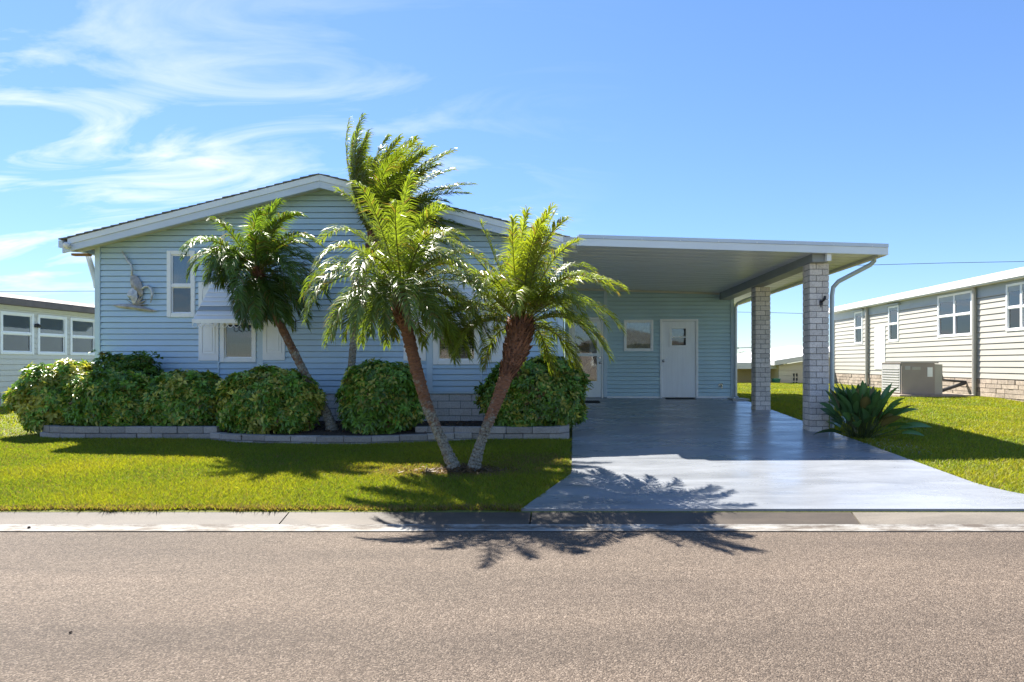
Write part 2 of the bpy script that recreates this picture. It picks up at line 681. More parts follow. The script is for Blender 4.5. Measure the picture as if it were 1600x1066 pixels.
def clip(poly, a, b, c):
    """keep a*u + b*z <= c"""
    out = []
    for i, p in enumerate(poly):
        q = poly[(i + 1) % len(poly)]
        dp, dq = a * p[0] + b * p[1] - c, a * q[0] + b * q[1] - c
        if dp <= 0:
            out.append(p)
        if (dp < 0 < dq) or (dq < 0 < dp):
            t = dp / (dp - dq)
            out.append((p[0] + (q[0] - p[0]) * t, p[1] + (q[1] - p[1]) * t))
    return out


def siding(F, parent, u0, u1, z0, z1, pitch, openings, mat, cuts=(), lap=0.02, groove=0.014, name='siding_board', base=0.0):
    k = 0
    z = z0
    while z < z1 - 0.01:
        zt = min(z + pitch, z1)
        us = sorted({u0, u1} | {min(max(v, u0), u1) for o in openings if o[2] < zt and o[3] > z for v in o[:2]})
        for a, b in zip(us[:-1], us[1:]):
            if b - a < 0.01:
                continue
            mid = (a + b) / 2
            lo, hi = z, zt
            for o in openings:
                if o[0] < mid < o[1] and o[2] < zt and o[3] > z:
                    if o[2] <= lo and o[3] >= hi:
                        hi = lo
                    elif o[2] <= lo:
                        lo = o[3]
                    else:
                        hi = o[2]
            if hi - lo < 0.008:
                continue
            m = MB()
            for (ra, rb, o_a, o_b) in ((lo, min(hi, z + pitch - groove), None, None), (max(lo, z + pitch - groove), hi, -0.03, -0.03)):
                if rb - ra < 0.002:
                    continue
                poly = [(a, ra), (b, ra), (b, rb), (a, rb)]
                for c in cuts:
                    poly = clip(poly, *c) if poly else poly
                if len(poly) < 3:
                    continue
                n = len(poly)
                off = [base + (o_a if o_a is not None else lap + (0.002 - lap) * (p[1] - z) / pitch) for p in poly]
                fr = [F.pt(p[0], p[1], o) for p, o in zip(poly, off)]
                bk = [F.pt(p[0], p[1], base - 0.035) for p in poly]
                m.add(fr + bk, [tuple(range(n))] + [(i, i + n, (i + 1) % n + n, (i + 1) % n) for i in range(n)])
            if m.v:
                m.build(name, mat, parent)
        z += pitch
        k += 1


def window(F, parent, u0, u1, z0, z1, fw=0.07, depth=0.035, mats=None, rail=0.5, name='window', sill=True, panes=None, back=None, mull=False, rw=0.045):
    m = MB()
    d0, d1 = -0.04, depth
    F.box(m, u0, u0 + fw, z0, z1, d0, d1)
    F.box(m, u1 - fw, u1, z0, z1, d0, d1)
    F.box(m, u0 + fw, u1 - fw, z1 - fw, z1, d0, d1 - 0.002)
    F.box(m, u0 + fw, u1 - fw, z0, z0 + fw, d0, d1 - 0.002)
    w = m.build(name, mats or M['white'], parent, bevel=0.006)
    iz0, iz1, iu0, iu1 = z0 + fw, z1 - fw, u0 + fw, u1 - fw
    cols = [(iu0, iu1)]
    if mull:
        c = (iu0 + iu1) / 2
        mm = MB()
        F.box(mm, c - 0.03, c + 0.03, iz0, iz1, d0, d1 - 0.004)
        mm.build('mullion', mats or M['white'], w)
        cols = [(iu0, c - 0.03), (c + 0.03, iu1)]
    zr = iz0 + (iz1 - iz0) * rail
    pm = panes or (M['glass'], M['glass'])
    for (a, b) in cols:
        if rail:
            r = MB()
            F.box(r, a, b, zr - rw / 2, zr + rw / 2, d0, d1 - 0.012)
            r.build('sash_rail', mats or M['white'], w)
            spans = [(iz0, zr - rw / 2, pm[0], -0.012), (zr + rw / 2, iz1, pm[1], 0.0)]
        else:
            spans = [(iz0, iz1, pm[0], 0.0)]
        for (s0, s1, gm, oo) in spans:
            g = MB()
            F.box(g, a, b, s0, s1, oo - 0.006, oo)
            g.build('pane', gm, w)
            e = MB()
            t = 0.018
            F.box(e, a, a + t, s0, s1, oo - 0.01, oo + 0.008)
            F.box(e, b - t, b, s0, s1, oo - 0.01, oo + 0.008)
            F.box(e, a + t, b - t, s0, s0 + t, oo - 0.01, oo + 0.008)
            F.box(e, a + t, b - t, s1 - t, s1, oo - 0.01, oo + 0.008)
            e.build('sash', mats or M['white'], w)
    return w


def backing(F, parent, u0, u1, z0, z1, depth=0.5, mat=None, name='interior'):
    """five inner faces of the room behind an opening"""
    m = MB()
    a = [F.pt(u0, z0, -0.045), F.pt(u1, z0, -0.045), F.pt(u1, z1, -0.045), F.pt(u0, z1, -0.045)]
    b = [F.pt(u0, z0, -depth), F.pt(u1, z0, -depth), F.pt(u1, z1, -depth), F.pt(u0, z1, -depth)]
    m.add(a + b, [(0, 1, 5, 4), (1, 2, 6, 5), (2, 3, 7, 6), (3, 0, 4, 7), (4, 5, 6, 7)])
    return m.build(name, mat or M['dark'], parent)


# ------------------------------------------------------------------ the house
DW = 11.24
HX0, HX1 = X(150, DW), X(880, DW)
RX = -4.2
SL = 0.2537
ZRIDGE = 4.545
house = thing('house', 'pale blue gabled manufactured home with white windows behind palms', 'house', (RX, DW, gz(DW)))
FH = Frame((0, DW, 0), (1, 0, 0), (0, -1, 0))
zsk = Z(612, DW)
opA = (X(262, DW), X(306, DW), Z(496, DW), Z(392, DW))
opB = (X(345, DW), X(401, DW), Z(566, DW), Z(452, DW))
opC = (X(677, DW), X(750, DW), Z(570, DW), Z(452, DW))
P = 0.1016
gable_cuts = [(-SL, 1, ZRIDGE - SL * RX), (SL, 1, ZRIDGE + SL * RX)]
openings = [(o[0] + 0.03, o[1] - 0.03, o[2] + 0.03, o[3] - 0.03) for o in (opA, opB, opC)]
siding(FH, house, HX0 + 0.09, HX1 - 0.1, zsk, ZRIDGE, P, openings, M['siding'], gable_cuts)
# corner boards, panel joints and window-bay trims
m = MB(); FH.box(m, HX0, HX0 + 0.088, zsk - 0.02, ZRIDGE - SL * (RX - HX0), -0.1, 0.03); m.build('corner_board', M['bluetrim'], house)
m = MB(); FH.box(m, HX1 - 0.098, HX1, zsk - 0.02, ZRIDGE - SL * (HX1 - RX), -0.1, 0.03); m.build('corner_board', M['bluetrim'], house)
for (u, w, za, zb) in ((X(348, DW), 0.05, Z(440, DW), 4.0), (X(403, DW), 0.10, zsk, Z(452, DW)), (X(344, DW) - 0.035, 0.03, zsk, Z(566, DW)),
                       (X(667, DW), 0.105, zsk, Z(452, DW)), (X(751, DW), 0.03, zsk, Z(570, DW))):
    m = MB(); FH.box(m, u, u + w, za, zb, -0.01, 0.026); m.build('trim_board', M['bluetrim'], house)
m = MB(); FH.box(m, HX0, HX1, zsk - 0.035, zsk - 0.002, -0.05, 0.022); m.build('starter_strip', M['bluetrim'], house)
# side and rear walls
ZE = ZRIDGE - SL * (RX - HX0)
m = MB(); m.box((HX0 + 0.01, DW + 0.105, 0.3), (HX0 + 0.1, DW + 13, ZE - 0.01)); m.build('side_wall', M['siding'], house)
m = MB(); m.box((HX1 - 0.1, DW + 0.105, 0.3), (HX1 - 0.01, DW + 13, ZE - 0.01)); m.build('side_wall', M['shed_siding'], house)
m = MB(); m.box((HX0 + 0.105, DW + 12.9, 0.3), (HX1 - 0.105, DW + 13, ZE)); m.build('rear_wall', M['siding'], house)
m = MB(); m.box((HX0 + 0.105, DW + 0.11, zsk - 0.2), (HX1 - 0.105, DW + 12.88, zsk - 0.1)); m.build('floor_deck', M['dark'], house)

# skirting of long slump blocks in running bond
CH = (zsk - 0.04 - 0.27) / 5
for k in range(5):
    z = 0.27 + k * CH
    u = HX0 + (0.0 if k % 2 else -0.2)
    while u < HX1:
        a, b = max(u, HX0) + 0.005, min(u + 0.4, HX1) - 0.005
        if b - a > 0.03:
            j = random.uniform(-0.003, 0.003)
            m = MB(); FH.box(m, a, b, z + 0.005, z + CH - 0.005, -0.09, 0.0 + j); m.build('skirt_block', M['block'], house, bevel=0.004)
        u += 0.4
m = MB(); FH.box(m, HX0 + 0.01, HX1 - 0.01, 0.2, zsk - 0.04, -0.08, -0.010); m.build('mortar_bed', M['mortar_pale'], house)

# windows of the front wall
wA = window(FH, house, *opA, fw=0.075, rail=0.47, panes=(M['screen'], M['glass_bright']))
m = MB(); FH.box(m, opA[0] + 0.06, opA[1] - 0.06, (opA[2] + opA[3]) / 2 - 0.02, opA[3] - 0.05, -0.16, -0.15); m.build('curtain', M['curtain'], wA)
wB = window(FH, house, *opB, fw=0.075, rail=0.55, panes=(M['screen'], M['glass']))
wC = window(FH, house, *opC, fw=0.09, rail=0.6, panes=(M['glass'], M['glass']))
for i in range(22):
    z = opC[2] + 0.12 + i * 0.05
    if z < opC[3] - 0.1:
        m = MB()
        m.hexa([FH.pt(opC[0] + .09, z, -0.14), FH.pt(opC[1] - .09, z, -0.14), FH.pt(opC[1] - .09, z + .02, -0.175), FH.pt(opC[0] + .09, z + .02, -0.175),
                FH.pt(opC[0] + .09, z + .003, -0.14), FH.pt(opC[1] - .09, z + .003, -0.14), FH.pt(opC[1] - .09, z + .023, -0.175), FH.pt(opC[0] + .09, z + .023, -0.175)])
        m.build('blind_slat', M['blind'], wC)
for a in (0.0, 0.09):
    m = MB()
    pts = []
    n = 26
    for i in range(n):
        u = opB[0] + 0.07 + (opB[1] - opB[0] - 0.14) * i / (n - 1)
        pts.append((u, -0.17 - a + 0.018 * math.sin(i * 1.9)))
    vs = [FH.pt(u, opB[2] + (0.05 if a else 0.0) + (0.10 + 0.05 * math.sin(i) if a == 0 else 0), o) for i, (u, o) in enumerate(pts)] + [FH.pt(u, opB[2] + 0.34 if a == 0 else opB[3] - .05, o) for u, o in pts]
    m.add(vs, [(i, i + 1, n + i + 1, n + i) for i in range(n - 1)])
    m.build('curtain', M['curtain'] if a == 0 else M['dark'], wB)
for o in (opA, opB, opC):
    backing(FH, house, o[0] + 0.02, o[1] - 0.02, o[2] + 0.02, o[3] - 0.02, 0.9)


def shutter(F, parent, u0, u1, z0, z1):
    m = MB()
    F.box(m, u0, u1, z0, z1, 0.005, 0.032)
    s = m.build('shutter', M['white'], parent, bevel=0.004)
    w = u1 - u0
    zs = [(z0 + 0.12, z0 + (z1 - z0) * 0.5 - 0.05), (z0 + (z1 - z0) * 0.5 + 0.05, z1 - 0.10)]
    for (a, b) in zs:
        f = MB()
        e = 0.018
        ua, ub = u0 + 0.055, u1 - 0.055
        F.box(f, ua, ua + e, a, b, 0.033, 0.042)
        F.box(f, ub - e, ub, a, b, 0.033, 0.042)
        F.box(f, ua + e, ub - e, a, a + e, 0.033, 0.042)
        F.box(f, ua + e, ub - e, b - e, b, 0.033, 0.042)
        f.build('panel_moulding', M['white'], s)
        g = MB()
        F.box(g, ua + 0.045, ub - 0.045, a + 0.045, b - 0.045, 0.033, 0.040)
        g.build('raised_panel', M['white'], s, bevel=0.005)


shutter(FH, house, X(311.5, DW), X(343.5, DW) - 0.01, Z(564, DW), Z(441, DW))
shutter(FH, house, X(411.5, DW), X(446, DW), Z(563, DW), Z(441, DW))
shutter(FH, house, X(631, DW), X(666, DW), Z(564, DW), Z(441, DW))
shutter(FH, house, X(754, DW), X(789, DW), Z(566, DW), Z(441, DW))


def awning(F, parent, uc, w, ztop, zbot, proj):
    m = MB()
    F.box(m, uc - w / 2, uc + w / 2, ztop, ztop + 0.03, 0.02, 0.06)
    a = m.build('awning', M['white'], parent)
    n = 8
    for i in range(n):
        t0, t1 = i / n, (i + 1) / n
        o0, o1 = 0.05 + (proj - 0.05) * t0, 0.05 + (proj - 0.05) * t1 + 0.02
        za, zb = ztop - (ztop - zbot) * t0, ztop - (ztop - zbot) * t1
        s = MB()
        s.hexa([F.pt(uc - w / 2, za - 0.012, o0), F.pt(uc + w / 2, za - 0.012, o0), F.pt(uc + w / 2, zb - 0.004, o1), F.pt(uc - w / 2, zb - 0.004, o1),
                F.pt(uc - w / 2, za - 0.004, o0), F.pt(uc + w / 2, za - 0.004, o0), F.pt(uc + w / 2, zb + 0.006, o1), F.pt(uc - w / 2, zb + 0.006, o1)])
        s.build('awning_slat', M['frieze'] if i == 5 else M['white'], a)
    for sgn in (-1, 1):
        s = MB()
        u = uc + sgn * w / 2
        e = 0.006 * sgn
        s.add([F.pt(u, ztop, 0.05), F.pt(u, zbot, proj), F.pt(u, zbot - 0.05, proj), F.pt(u, zbot - 0.05, 0.05 + proj * 0.55),
               F.pt(u + e, ztop, 0.05), F.pt(u + e, zbot, proj), F.pt(u + e, zbot - 0.05, proj), F.pt(u + e, zbot - 0.05, 0.05 + proj * 0.55)],
              [(0, 1, 2, 3), (4, 7, 6, 5), (0, 4, 5, 1), (1, 5, 6, 2), (2, 6, 7, 3), (3, 7, 4, 0)])
        s.build('awning_side', M['white'], a)
        r = MB(); r.tube([F.pt(u, zbot - 0.02, proj - 0.03), F.pt(u, zbot - 0.02, 0.03)], 0.008, 6); r.build('awning_arm', M['white'], a)
    v = MB(); F.box(v, uc - w / 2, uc + w / 2, zbot - 0.055, zbot + 0.012, proj + 0.022, proj + 0.034); v.build('valance', M['white'], a)
    k = 9
    for i in range(k):
        u = uc - w / 2 + w * (i + 0.5) / k
        pts = [F.pt(u + 0.043 * math.cos(q), zbot - 0.085 + 0.04 * math.sin(q), proj + 0.028) for q in [2 * math.pi * j / 14 for j in range(15)]]
        g = MB(); g.tube(pts, 0.006, 5, cap=False); g.build('scroll_ring', M['white'], a)


awning(FH, house, X(373, DW), 0.88, Z(444, DW), Z(500, 10.62), 0.62)
awning(FH, house, X(713, DW), 1.02, Z(444, DW), Z(500, 10.62), 0.62)

# gable roof
YF = 10.9
EXL, EXR = X(98, YF), 0.18
ZTOP = Z(272, YF)
rz = lambda x: ZTOP - SL * abs(x - RX)
roof = MB()
for (xa, xb) in ((EXL + 0.05, RX), (RX, EXR)):
    roof.hexa([Vector((xa, YF + 0.03, rz(xa) - 0.09)), Vector((xb, YF + 0.03, rz(xb) - 0.09)), Vector((xb, DW + 13.3, rz(xb) - 0.09)), Vector((xa, DW + 13.3, rz(xa) - 0.09)),
               Vector((xa, YF + 0.03, rz(xa) - 0.02)), Vector((xb, YF + 0.03, rz(xb) - 0.02)), Vector((xb, DW + 13.3, rz(xb) - 0.02)), Vector((xa, DW + 13.3, rz(xa) - 0.02))])
roof = roof.build('roof', M['shingle'], house)
n = 30
for sgn in (-1, 1):
    end = EXL - 0.01 if sgn < 0 else EXR
    for i in range(n):
        xa = RX + (end - RX) * i / n
        xb = RX + (end - RX) * (i + 1) / n
        j = random.uniform(-0.012, 0.012)
        m = MB()
        za, zb = rz(xa), rz(xb)
        ov = 0.03 * sgn
        q = [(xa, za - 0.018), (xb + ov, zb - 0.012), (xb + ov, zb + 0.008), (xa, za + 0.0)]
        y0, y1 = YF - 0.035 + j, DW + 13.3
        m.add([(x, y0, z) for x, z in q] + [(x, y1, z) for x, z in q], [(0, 1, 2, 3), (7, 6, 5, 4), (0, 4, 5, 1), (1, 5, 6, 2), (2, 6, 7, 3), (3, 7, 4, 0)])
        m.build('shingle_course', M['shingle'], roof)


def raking(x0, x1, top, bot, y0, y1, mat, name):
    m = MB()
    m.hexa([Vector((x0, y0, rz(x0) - bot)), Vector((x1, y0, rz(x1) - bot)), Vector((x1, y1, rz(x1) - bot)), Vector((x0, y1, rz(x0) - bot)),
            Vector((x0, y0, rz(x0) - top)), Vector((x1, y0, rz(x1) - top)), Vector((x1, y1, rz(x1) - top)), Vector((x0, y1, rz(x0) - top))])
    return m.build(name, mat, house)


for (xa, xb) in ((EXL, RX - 0.001), (RX + 0.001, EXR)):
    raking(xa + (0.1 if xa == EXL else 0), xb, 0.018, 0.118, YF - 0.025, YF + 0.028, M['fascia2'], 'rake_board')
    raking(xa, xb, 0.12, 0.235, YF - 0.01, YF + 0.028, M['fascia'], 'fascia_board')
# soffit strips under the rake overhang
for (xa, xb) in ((EXL + 0.02, RX), (RX, EXR)):
    k = int((xb - xa) / 0.155)
    for i in range(k):
        a, b = xa + (xb - xa) * i / k, xa + (xb - xa) * (i + 1) / k
        m = MB()
        e = 0.004
        m.hexa([Vector((a + e, YF + 0.03, rz(a) - 0.205)), Vector((b - e, YF + 0.03, rz(b) - 0.205)), Vector((b - e, DW + 0.02, rz(b) - 0.17)), Vector((a + e, DW + 0.02, rz(a) - 0.17)),
                Vector((a + e, YF + 0.03, rz(a) - 0.19)), Vector((b - e, YF + 0.03, rz(b) - 0.19)), Vector((b - e, DW + 0.02, rz(b) - 0.155)), Vector((a + e, DW + 0.02, rz(a) - 0.155))])
        m.build('soffit_strip', M['soffit'], house)
# left eave: gutter, brown rafter ends, floodlight, slanting downspout
m = MB()
ze = rz(EXL)
m.box((EXL - 0.075, YF + 0.0, ze - 0.14), (EXL - 0.002, DW + 13, ze - 0.02)); m.build('eave_gutter', M['fascia'], house)
for i in range(5):
    m = MB(); y = YF + 0.16 + i * 0.6
    m.box((EXL + 0.02, y, ze - 0.25), (HX0 - 0.005, y + 0.09, ze - 0.212)); m.build('rafter_end', M['rust'], house)
pd = MB()
pd.tube([at(136, 393, DW + 0.5), at(139, 403, DW + 0.5), at(149.5, 440, DW + 0.5), at(151, 450, DW + 0.5)], 0.045, 8)
pd.build('downspout', M['fascia2'], house)
fl = MB()
c = at(107, 383.5, YF - 0.02)
fl.tube([c + Vector((0, 0.05, 0)), c + Vector((0, 0.0, 0)), c + Vector((0, -0.05, -0.01)), c + Vector((0, -0.075, -0.015))], [0.03, 0.035, 0.06, 0.045], 12)
fl.build('floodlight', M['lampglass'], house, smooth=True)

# wall-hung iron plant bracket
hk = MB()
b0 = FH.pt(X(463, DW), Z(503, DW), 0.02)
hk.tube([FH.pt(X(463, DW), Z(499, DW), 0.03), FH.pt(X(463, DW), Z(518, DW), 0.03)], 0.008, 6)
hk.tube([FH.pt(X(478, DW), Z(498, DW), 0.04), FH.pt(X(462, DW), Z(506, DW), 0.2), FH.pt(X(447, DW), Z(511, DW), 0.3)], 0.007, 6)
tag(hk.build('plant_bracket', M['iron'], None), 'thin black iron plant bracket on blue siding beside leaning palm', 'bracket')


# ------------------------------------------------------------------ heron wall sculpture
def relief(pts, th, name, mat, parent, o=0.05):
    """flat cut-out of sheet metal, bulged a little at its middle"""
    ctr_u = sum(p[0] for p in pts) / len(pts)
    ctr_z = sum(p[1] for p in pts) / len(pts)
    m = MB()
    n = len(pts)
    fr = [FH.pt(X(p[0], DW), Z(p[1], DW), o) for p in pts]
    bk = [FH.pt(X(p[0], DW), Z(p[1], DW), o - 0.012) for p in pts]
    cc = [FH.pt(X(ctr_u, DW), Z(ctr_z, DW), o + th)]
    m.add(fr + bk + cc, [(i, (i + 1) % n, 2 * n) for i in range(n)] + [(i, i + n, (i + 1) % n + n, (i + 1) % n) for i in range(n)] + [tuple(range(n, 2 * n))[::-1]])
    return m.build(name, mat, parent)


hs_ = thing('heron_sculpture', 'weathered metal heron wall sculpture on blue siding left of narrow window', 'sculpture', tuple(FH.pt(X(213, DW), Z(484, DW), 0)))
relief([(207, 431), (212, 430), (218, 433), (223, 441), (226, 452), (226, 462), (221, 464), (217, 458), (213, 462), (209, 452), (206, 440)], 0.04, 'body', M['heron'], hs_)
relief([(205, 455), (211, 450), (218, 456), (219, 466), (215, 475), (211, 474), (208, 466), (202, 463)], 0.03, 'tail_feathers', M['heron_pale'], hs_, 0.07)
m = MB()
m.tube([FH.pt(X(a, DW), Z(b, DW), 0.06) for a, b in ((194, 393), (199, 401), (204, 409), (209, 415), (210.5, 422), (209.5, 431))], [0.008, 0.018, 0.022, 0.02, 0.018, 0.018], 7)
m.build('neck', M['heron_pale'], hs_, smooth=True)
m = MB()
m.tube([FH.pt(X(a, DW), Z(b, DW), 0.07) for a, b in ((225, 453), (230, 449), (236, 448), (241, 453), (242.5, 460), (241, 466), (239.5, 474))], [0.014, 0.022, 0.024, 0.024, 0.022, 0.017, 0.005], 7)
m.build('second_neck', M['heron_pale'], hs_, smooth=True)
for a in ((213, 464, 213, 478), (217, 462, 216, 478)):
    m = MB(); m.tube([FH.pt(X(a[0], DW), Z(a[1], DW), 0.05), FH.pt(X(a[2], DW), Z(a[3], DW), 0.05)], 0.009, 6); m.build('leg', M['heron'], hs_)
for (a, b) in (((202, 463), 3), ((198, 468), 3), ((226, 464), 3), ((232, 469), 3), ((222, 462), 3), ((234, 476), 2.5), ((207, 462), 2.5)):
    tx, tz = a
    relief([(214 - b * .6, 477), (214 + b * .6, 478), ((tx + 214) / 2 + 1.5, (tz + 477) / 2 + 1.2), (tx, tz), ((tx + 214) / 2 - 1.5, (tz + 477) / 2 - 1.2)], 0.012, 'reed', M['heron'], hs_, 0.045)
relief([(177, 477), (190, 475.5), (205, 475), (216, 476), (228, 480), (240, 484), (248, 486), (240, 487.5), (224, 486.5), (212, 484), (200, 483), (186, 480.5)], 0.03, 'ground_plate', M['heron'], hs_, 0.04)

# ------------------------------------------------------------------ shed wall and doors under the carport
DS = 16.4
FS = Frame((0, DS, 0), (1, 0, 0), (0, -1, 0))
shed = thing('storage_shed', 'blue sided storage shed wall at the back of the carport', 'shed', (2.6, DS, gz(DS)))
zs0 = Z(621, DS)
dA = (X(889, DS), X(942.5, DS), zs0, Z(496, DS))
dB = (X(1031, DS), X(1090.5, DS), zs0, Z(499, DS))
wS = (X(974.5, DS), X(1020.5, DS), Z(549, DS), Z(500, DS))
SX0, SX1 = -0.04, X(1146, DS)
ops = [(o[0] + 0.02, o[1] - 0.02, o[2] - (0.05 if o is not wS else -0.02), o[3] - 0.02) for o in (dA, dB, wS)]
siding(FS, shed, SX0, SX1 - 0.07, zs0 + 0.03, 3.36, P, ops, M['shed_siding'], [(0.03, 1, 3.345)])
m = MB(); FS.box(m, SX1 - 0.068, SX1 + 0.01, zs0 - 0.04, 3.2, -0.1, 0.03); m.build('corner_board', M['bluetrim'], shed)
m = MB(); FS.box(m, X(943.5, DS), X(943.5, DS) + 0.085, zs0 - 0.0, 3.3, -0.02, 0.04); m.build('trim_board', M['bluetrim'], shed)
for a, b in ((X(945.6, DS) + 0.05, dB[0] - 0.005), (dB[1] + 0.005, SX1 - 0.07)):
    m = MB(); FS.box(m, a, b, zs0 - 0.05, zs0 + 0.027, -0.05, 0.012); m.build('base_strip', M['white'], shed)
m = MB(); m.box((SX1 - 0.08, DS + 0.105, 0.3), (SX1, DS + 3.2, 3.2)); m.build('side_wall', M['shed_siding'], shed)
m = MB(); m.box((0.02, DS + 3.1, 0.3), (SX1 - 0.085, DS + 3.2, 3.2)); m.build('rear_wall', M['shed_siding'], shed)
w = window(FS, shed, *wS, fw=0.055, rail=0, panes=(M['glass'], M['glass']))
m = MB()
nx, nz = 14, 14
for j in range(nz):
    for i in range(nx):
        u = wS[0] + 0.03 + (wS[1] - wS[0] - 0.06) * i / (nx - 1)
        z = wS[2] + 0.03 + (wS[3] - wS[2] - 0.06) * j / (nz - 1)
        m.v.append(tuple(FS.pt(u, z, -0.07 - 0.04 * random.random() - 0.02 * math.sin(i * 1.3 + j))))
for j in range(nz - 1):
    for i in range(nx - 1):
        m.f.append((j * nx + i, j * nx + i + 1, (j + 1) * nx + i + 1, (j + 1) * nx + i))
m.build('crumpled_sheet', M['foil'], w)
# plain shed door with a little two-light window
D_ = MB()
jw = 0.055
FS.box(D_, dB[0], dB[0] + jw, dB[2] - 0.04, dB[3], -0.05, 0.04)
FS.box(D_, dB[1] - jw, dB[1], dB[2] - 0.04, dB[3], -0.05, 0.04)
FS.box(D_, dB[0] + jw, dB[1] - jw, dB[3] - jw, dB[3], -0.05, 0.038)
frame = D_.build('door_frame', M['white'], shed, bevel=0.004)
lw = (X(1046.5, DS), X(1074.5, DS), Z(541.5, DS), Z(512.5, DS))
dm = MB()
a, b, c_, d_ = dB[0] + jw + 0.005, dB[1] - jw - 0.005, dB[2] + 0.0, dB[3] - jw - 0.005
FS.box(dm, a, lw[0], c_, d_, -0.03, 0.012)
FS.box(dm, lw[1], b, c_, d_, -0.03, 0.012)
FS.box(dm, lw[0], lw[1], c_, lw[2], -0.03, 0.012)
FS.box(dm, lw[0], lw[1], lw[3], d_, -0.03, 0.012)
door = dm.build('door', M['door'], shed)
wm = MB()
e = 0.05
FS.box(wm, lw[0] - 0.015, lw[0] + e, lw[2] - 0.02, lw[3] + 0.015, 0.0, 0.03)
FS.box(wm, lw[1] - e, lw[1] + 0.015, lw[2] - 0.02, lw[3] + 0.015, 0.0, 0.03)
FS.box(wm, lw[0] + e, lw[1] - e, lw[2] - 0.02, lw[2] + 0.03, 0.0, 0.028)
FS.box(wm, lw[0] + e, lw[1] - e, lw[3] - 0.02, lw[3] + 0.015, 0.0, 0.028)
zm = (lw[2] + lw[3]) / 2
FS.box(wm, lw[0] + e, lw[1] - e, zm - 0.015, zm + 0.015, 0.0, 0.026)
wm.build('light_frame', M['white'], door)
for (q0, q1, g) in ((lw[2], zm - 0.015, M['screen']), (zm + 0.015, lw[3], M['glass'])):
    pm_ = MB(); FS.box(pm_, lw[0] + e, lw[1] - e, q0, q1, -0.01, -0.004); pm_.build('pane', g, door)
kb = MB()
kc = FS.pt(X(1036.5, DS), Z(564, DS), 0)
kb.tube([kc + Vector((0, -0.012, 0)), kc + Vector((0, -0.03, 0)), kc + Vector((0, -0.05, 0)), kc + Vector((0, -0.075, 0)), kc + Vector((0, -0.085, 0))], [0.035, 0.014, 0.024, 0.034, 0.02], 12)
kb.build('knob', M['chrome'], door, smooth=True)
m = MB(); FS.box(m, dB[0] + jw, dB[1] - jw, zs0 - 0.045, zs0 - 0.005, -0.03, 0.05); m.build('threshold', M['chrome'], shed)
backing(FS, shed, dB[0] + 0.06, dB[1] - 0.06, dB[2], dB[3] - 0.06, 0.8)
# storm door, glazed above and below its middle rail
sd = MB()
FS.box(sd, dA[0], dA[0] + 0.055, dA[2] - 0.03, dA[3], -0.05, 0.045)
FS.box(sd, dA[1] - 0.04, dA[1], dA[2] - 0.03, dA[3], -0.05, 0.045)
FS.box(sd, dA[0] + 0.055, dA[1] - 0.04, dA[3] - 0.06, dA[3], -0.05, 0.043)
sd.build('door_frame', M['white'], shed, bevel=0.004)
a, b, c_, d_ = dA[0] + 0.058, dA[1] - 0.043, dA[2], dA[3] - 0.063
g0, g1 = X(898.5, DS), X(932.5, DS)
zr0, zr1, zb = Z(555.5, DS), Z(553, DS), Z(595.5, DS)
st = MB()
FS.box(st, a, g0, c_, d_, -0.02, 0.02)
FS.box(st, g1, b, c_, d_, -0.02, 0.02)
FS.box(st, g0, g1, c_, zb, -0.02, 0.018)
FS.box(st, g0, g1, zr0 - 0.02, zr1 + 0.015, -0.02, 0.018)
FS.box(st, g0, g1, d_ - 0.08, d_, -0.02, 0.018)
storm = st.build('storm_door', M['white'], shed)
for (q0, q1) in ((zb, zr0 - 0.02), (zr1 + 0.015, d_ - 0.08)):
    pm_ = MB(); FS.box(pm_, g0, g1, q0, q1, -0.004, 0.002); pm_.build('pane', M['glass'], storm)
kb = MB()
kc = FS.pt(X(937.5, DS), Z(567, DS), 0.02)
kb.tube([kc, kc + Vector((0, -0.03, 0)), kc + Vector((0, -0.05, 0)), kc + Vector((0, -0.06, 0))], [0.03, 0.014, 0.03, 0.018], 12)
kb.build('knob', M['chrome'], storm, smooth=True)
kb = MB(); kc = FS.pt(X(937.5, DS), Z(559, DS), 0.02)
kb.tube([kc, kc + Vector((0, -0.02, 0))], 0.024, 12); kb.build('deadbolt', M['chrome'], storm)
backing(FS, shed, dA[0] + 0.03, dA[1] - 0.02, dA[2], dA[3] - 0.06, 1.6)
# added behind the glass in place of reflections: a pale curtain, a rounded shape
m = MB()
for i in range(9):
    u = X(921, DS) + 0.03 * i
    m.v += [tuple(FS.pt(u, Z(552, DS), -0.25 + 0.03 * (i % 2))), tuple(FS.pt(u, dA[3] - 0.1, -0.25 + 0.03 * (i % 2)))]
for i in range(8):
    m.f.append((2 * i, 2 * i + 2, 2 * i + 3, 2 * i + 1))
m.build('curtain', M['curtain'], storm)
ch = MB()
cc = FS.pt(X(912, DS), Z(578, DS), -0.55)
ch.tube([cc + Vector((-0.16, 0, -0.12)), cc + Vector((-0.05, -0.05, -0.02)), cc + Vector((0.1, -0.04, 0.0)), cc + Vector((0.2, 0, 0.16)), cc + Vector((0.17, 0, 0.26))], [0.05, 0.10, 0.11, 0.07, 0.03], 10)
tag(ch.build('reflection_shape', M['blind'], None, smooth=True), 'rounded tan shape added behind storm door glass in place of a reflection', 'reflection stand-in')
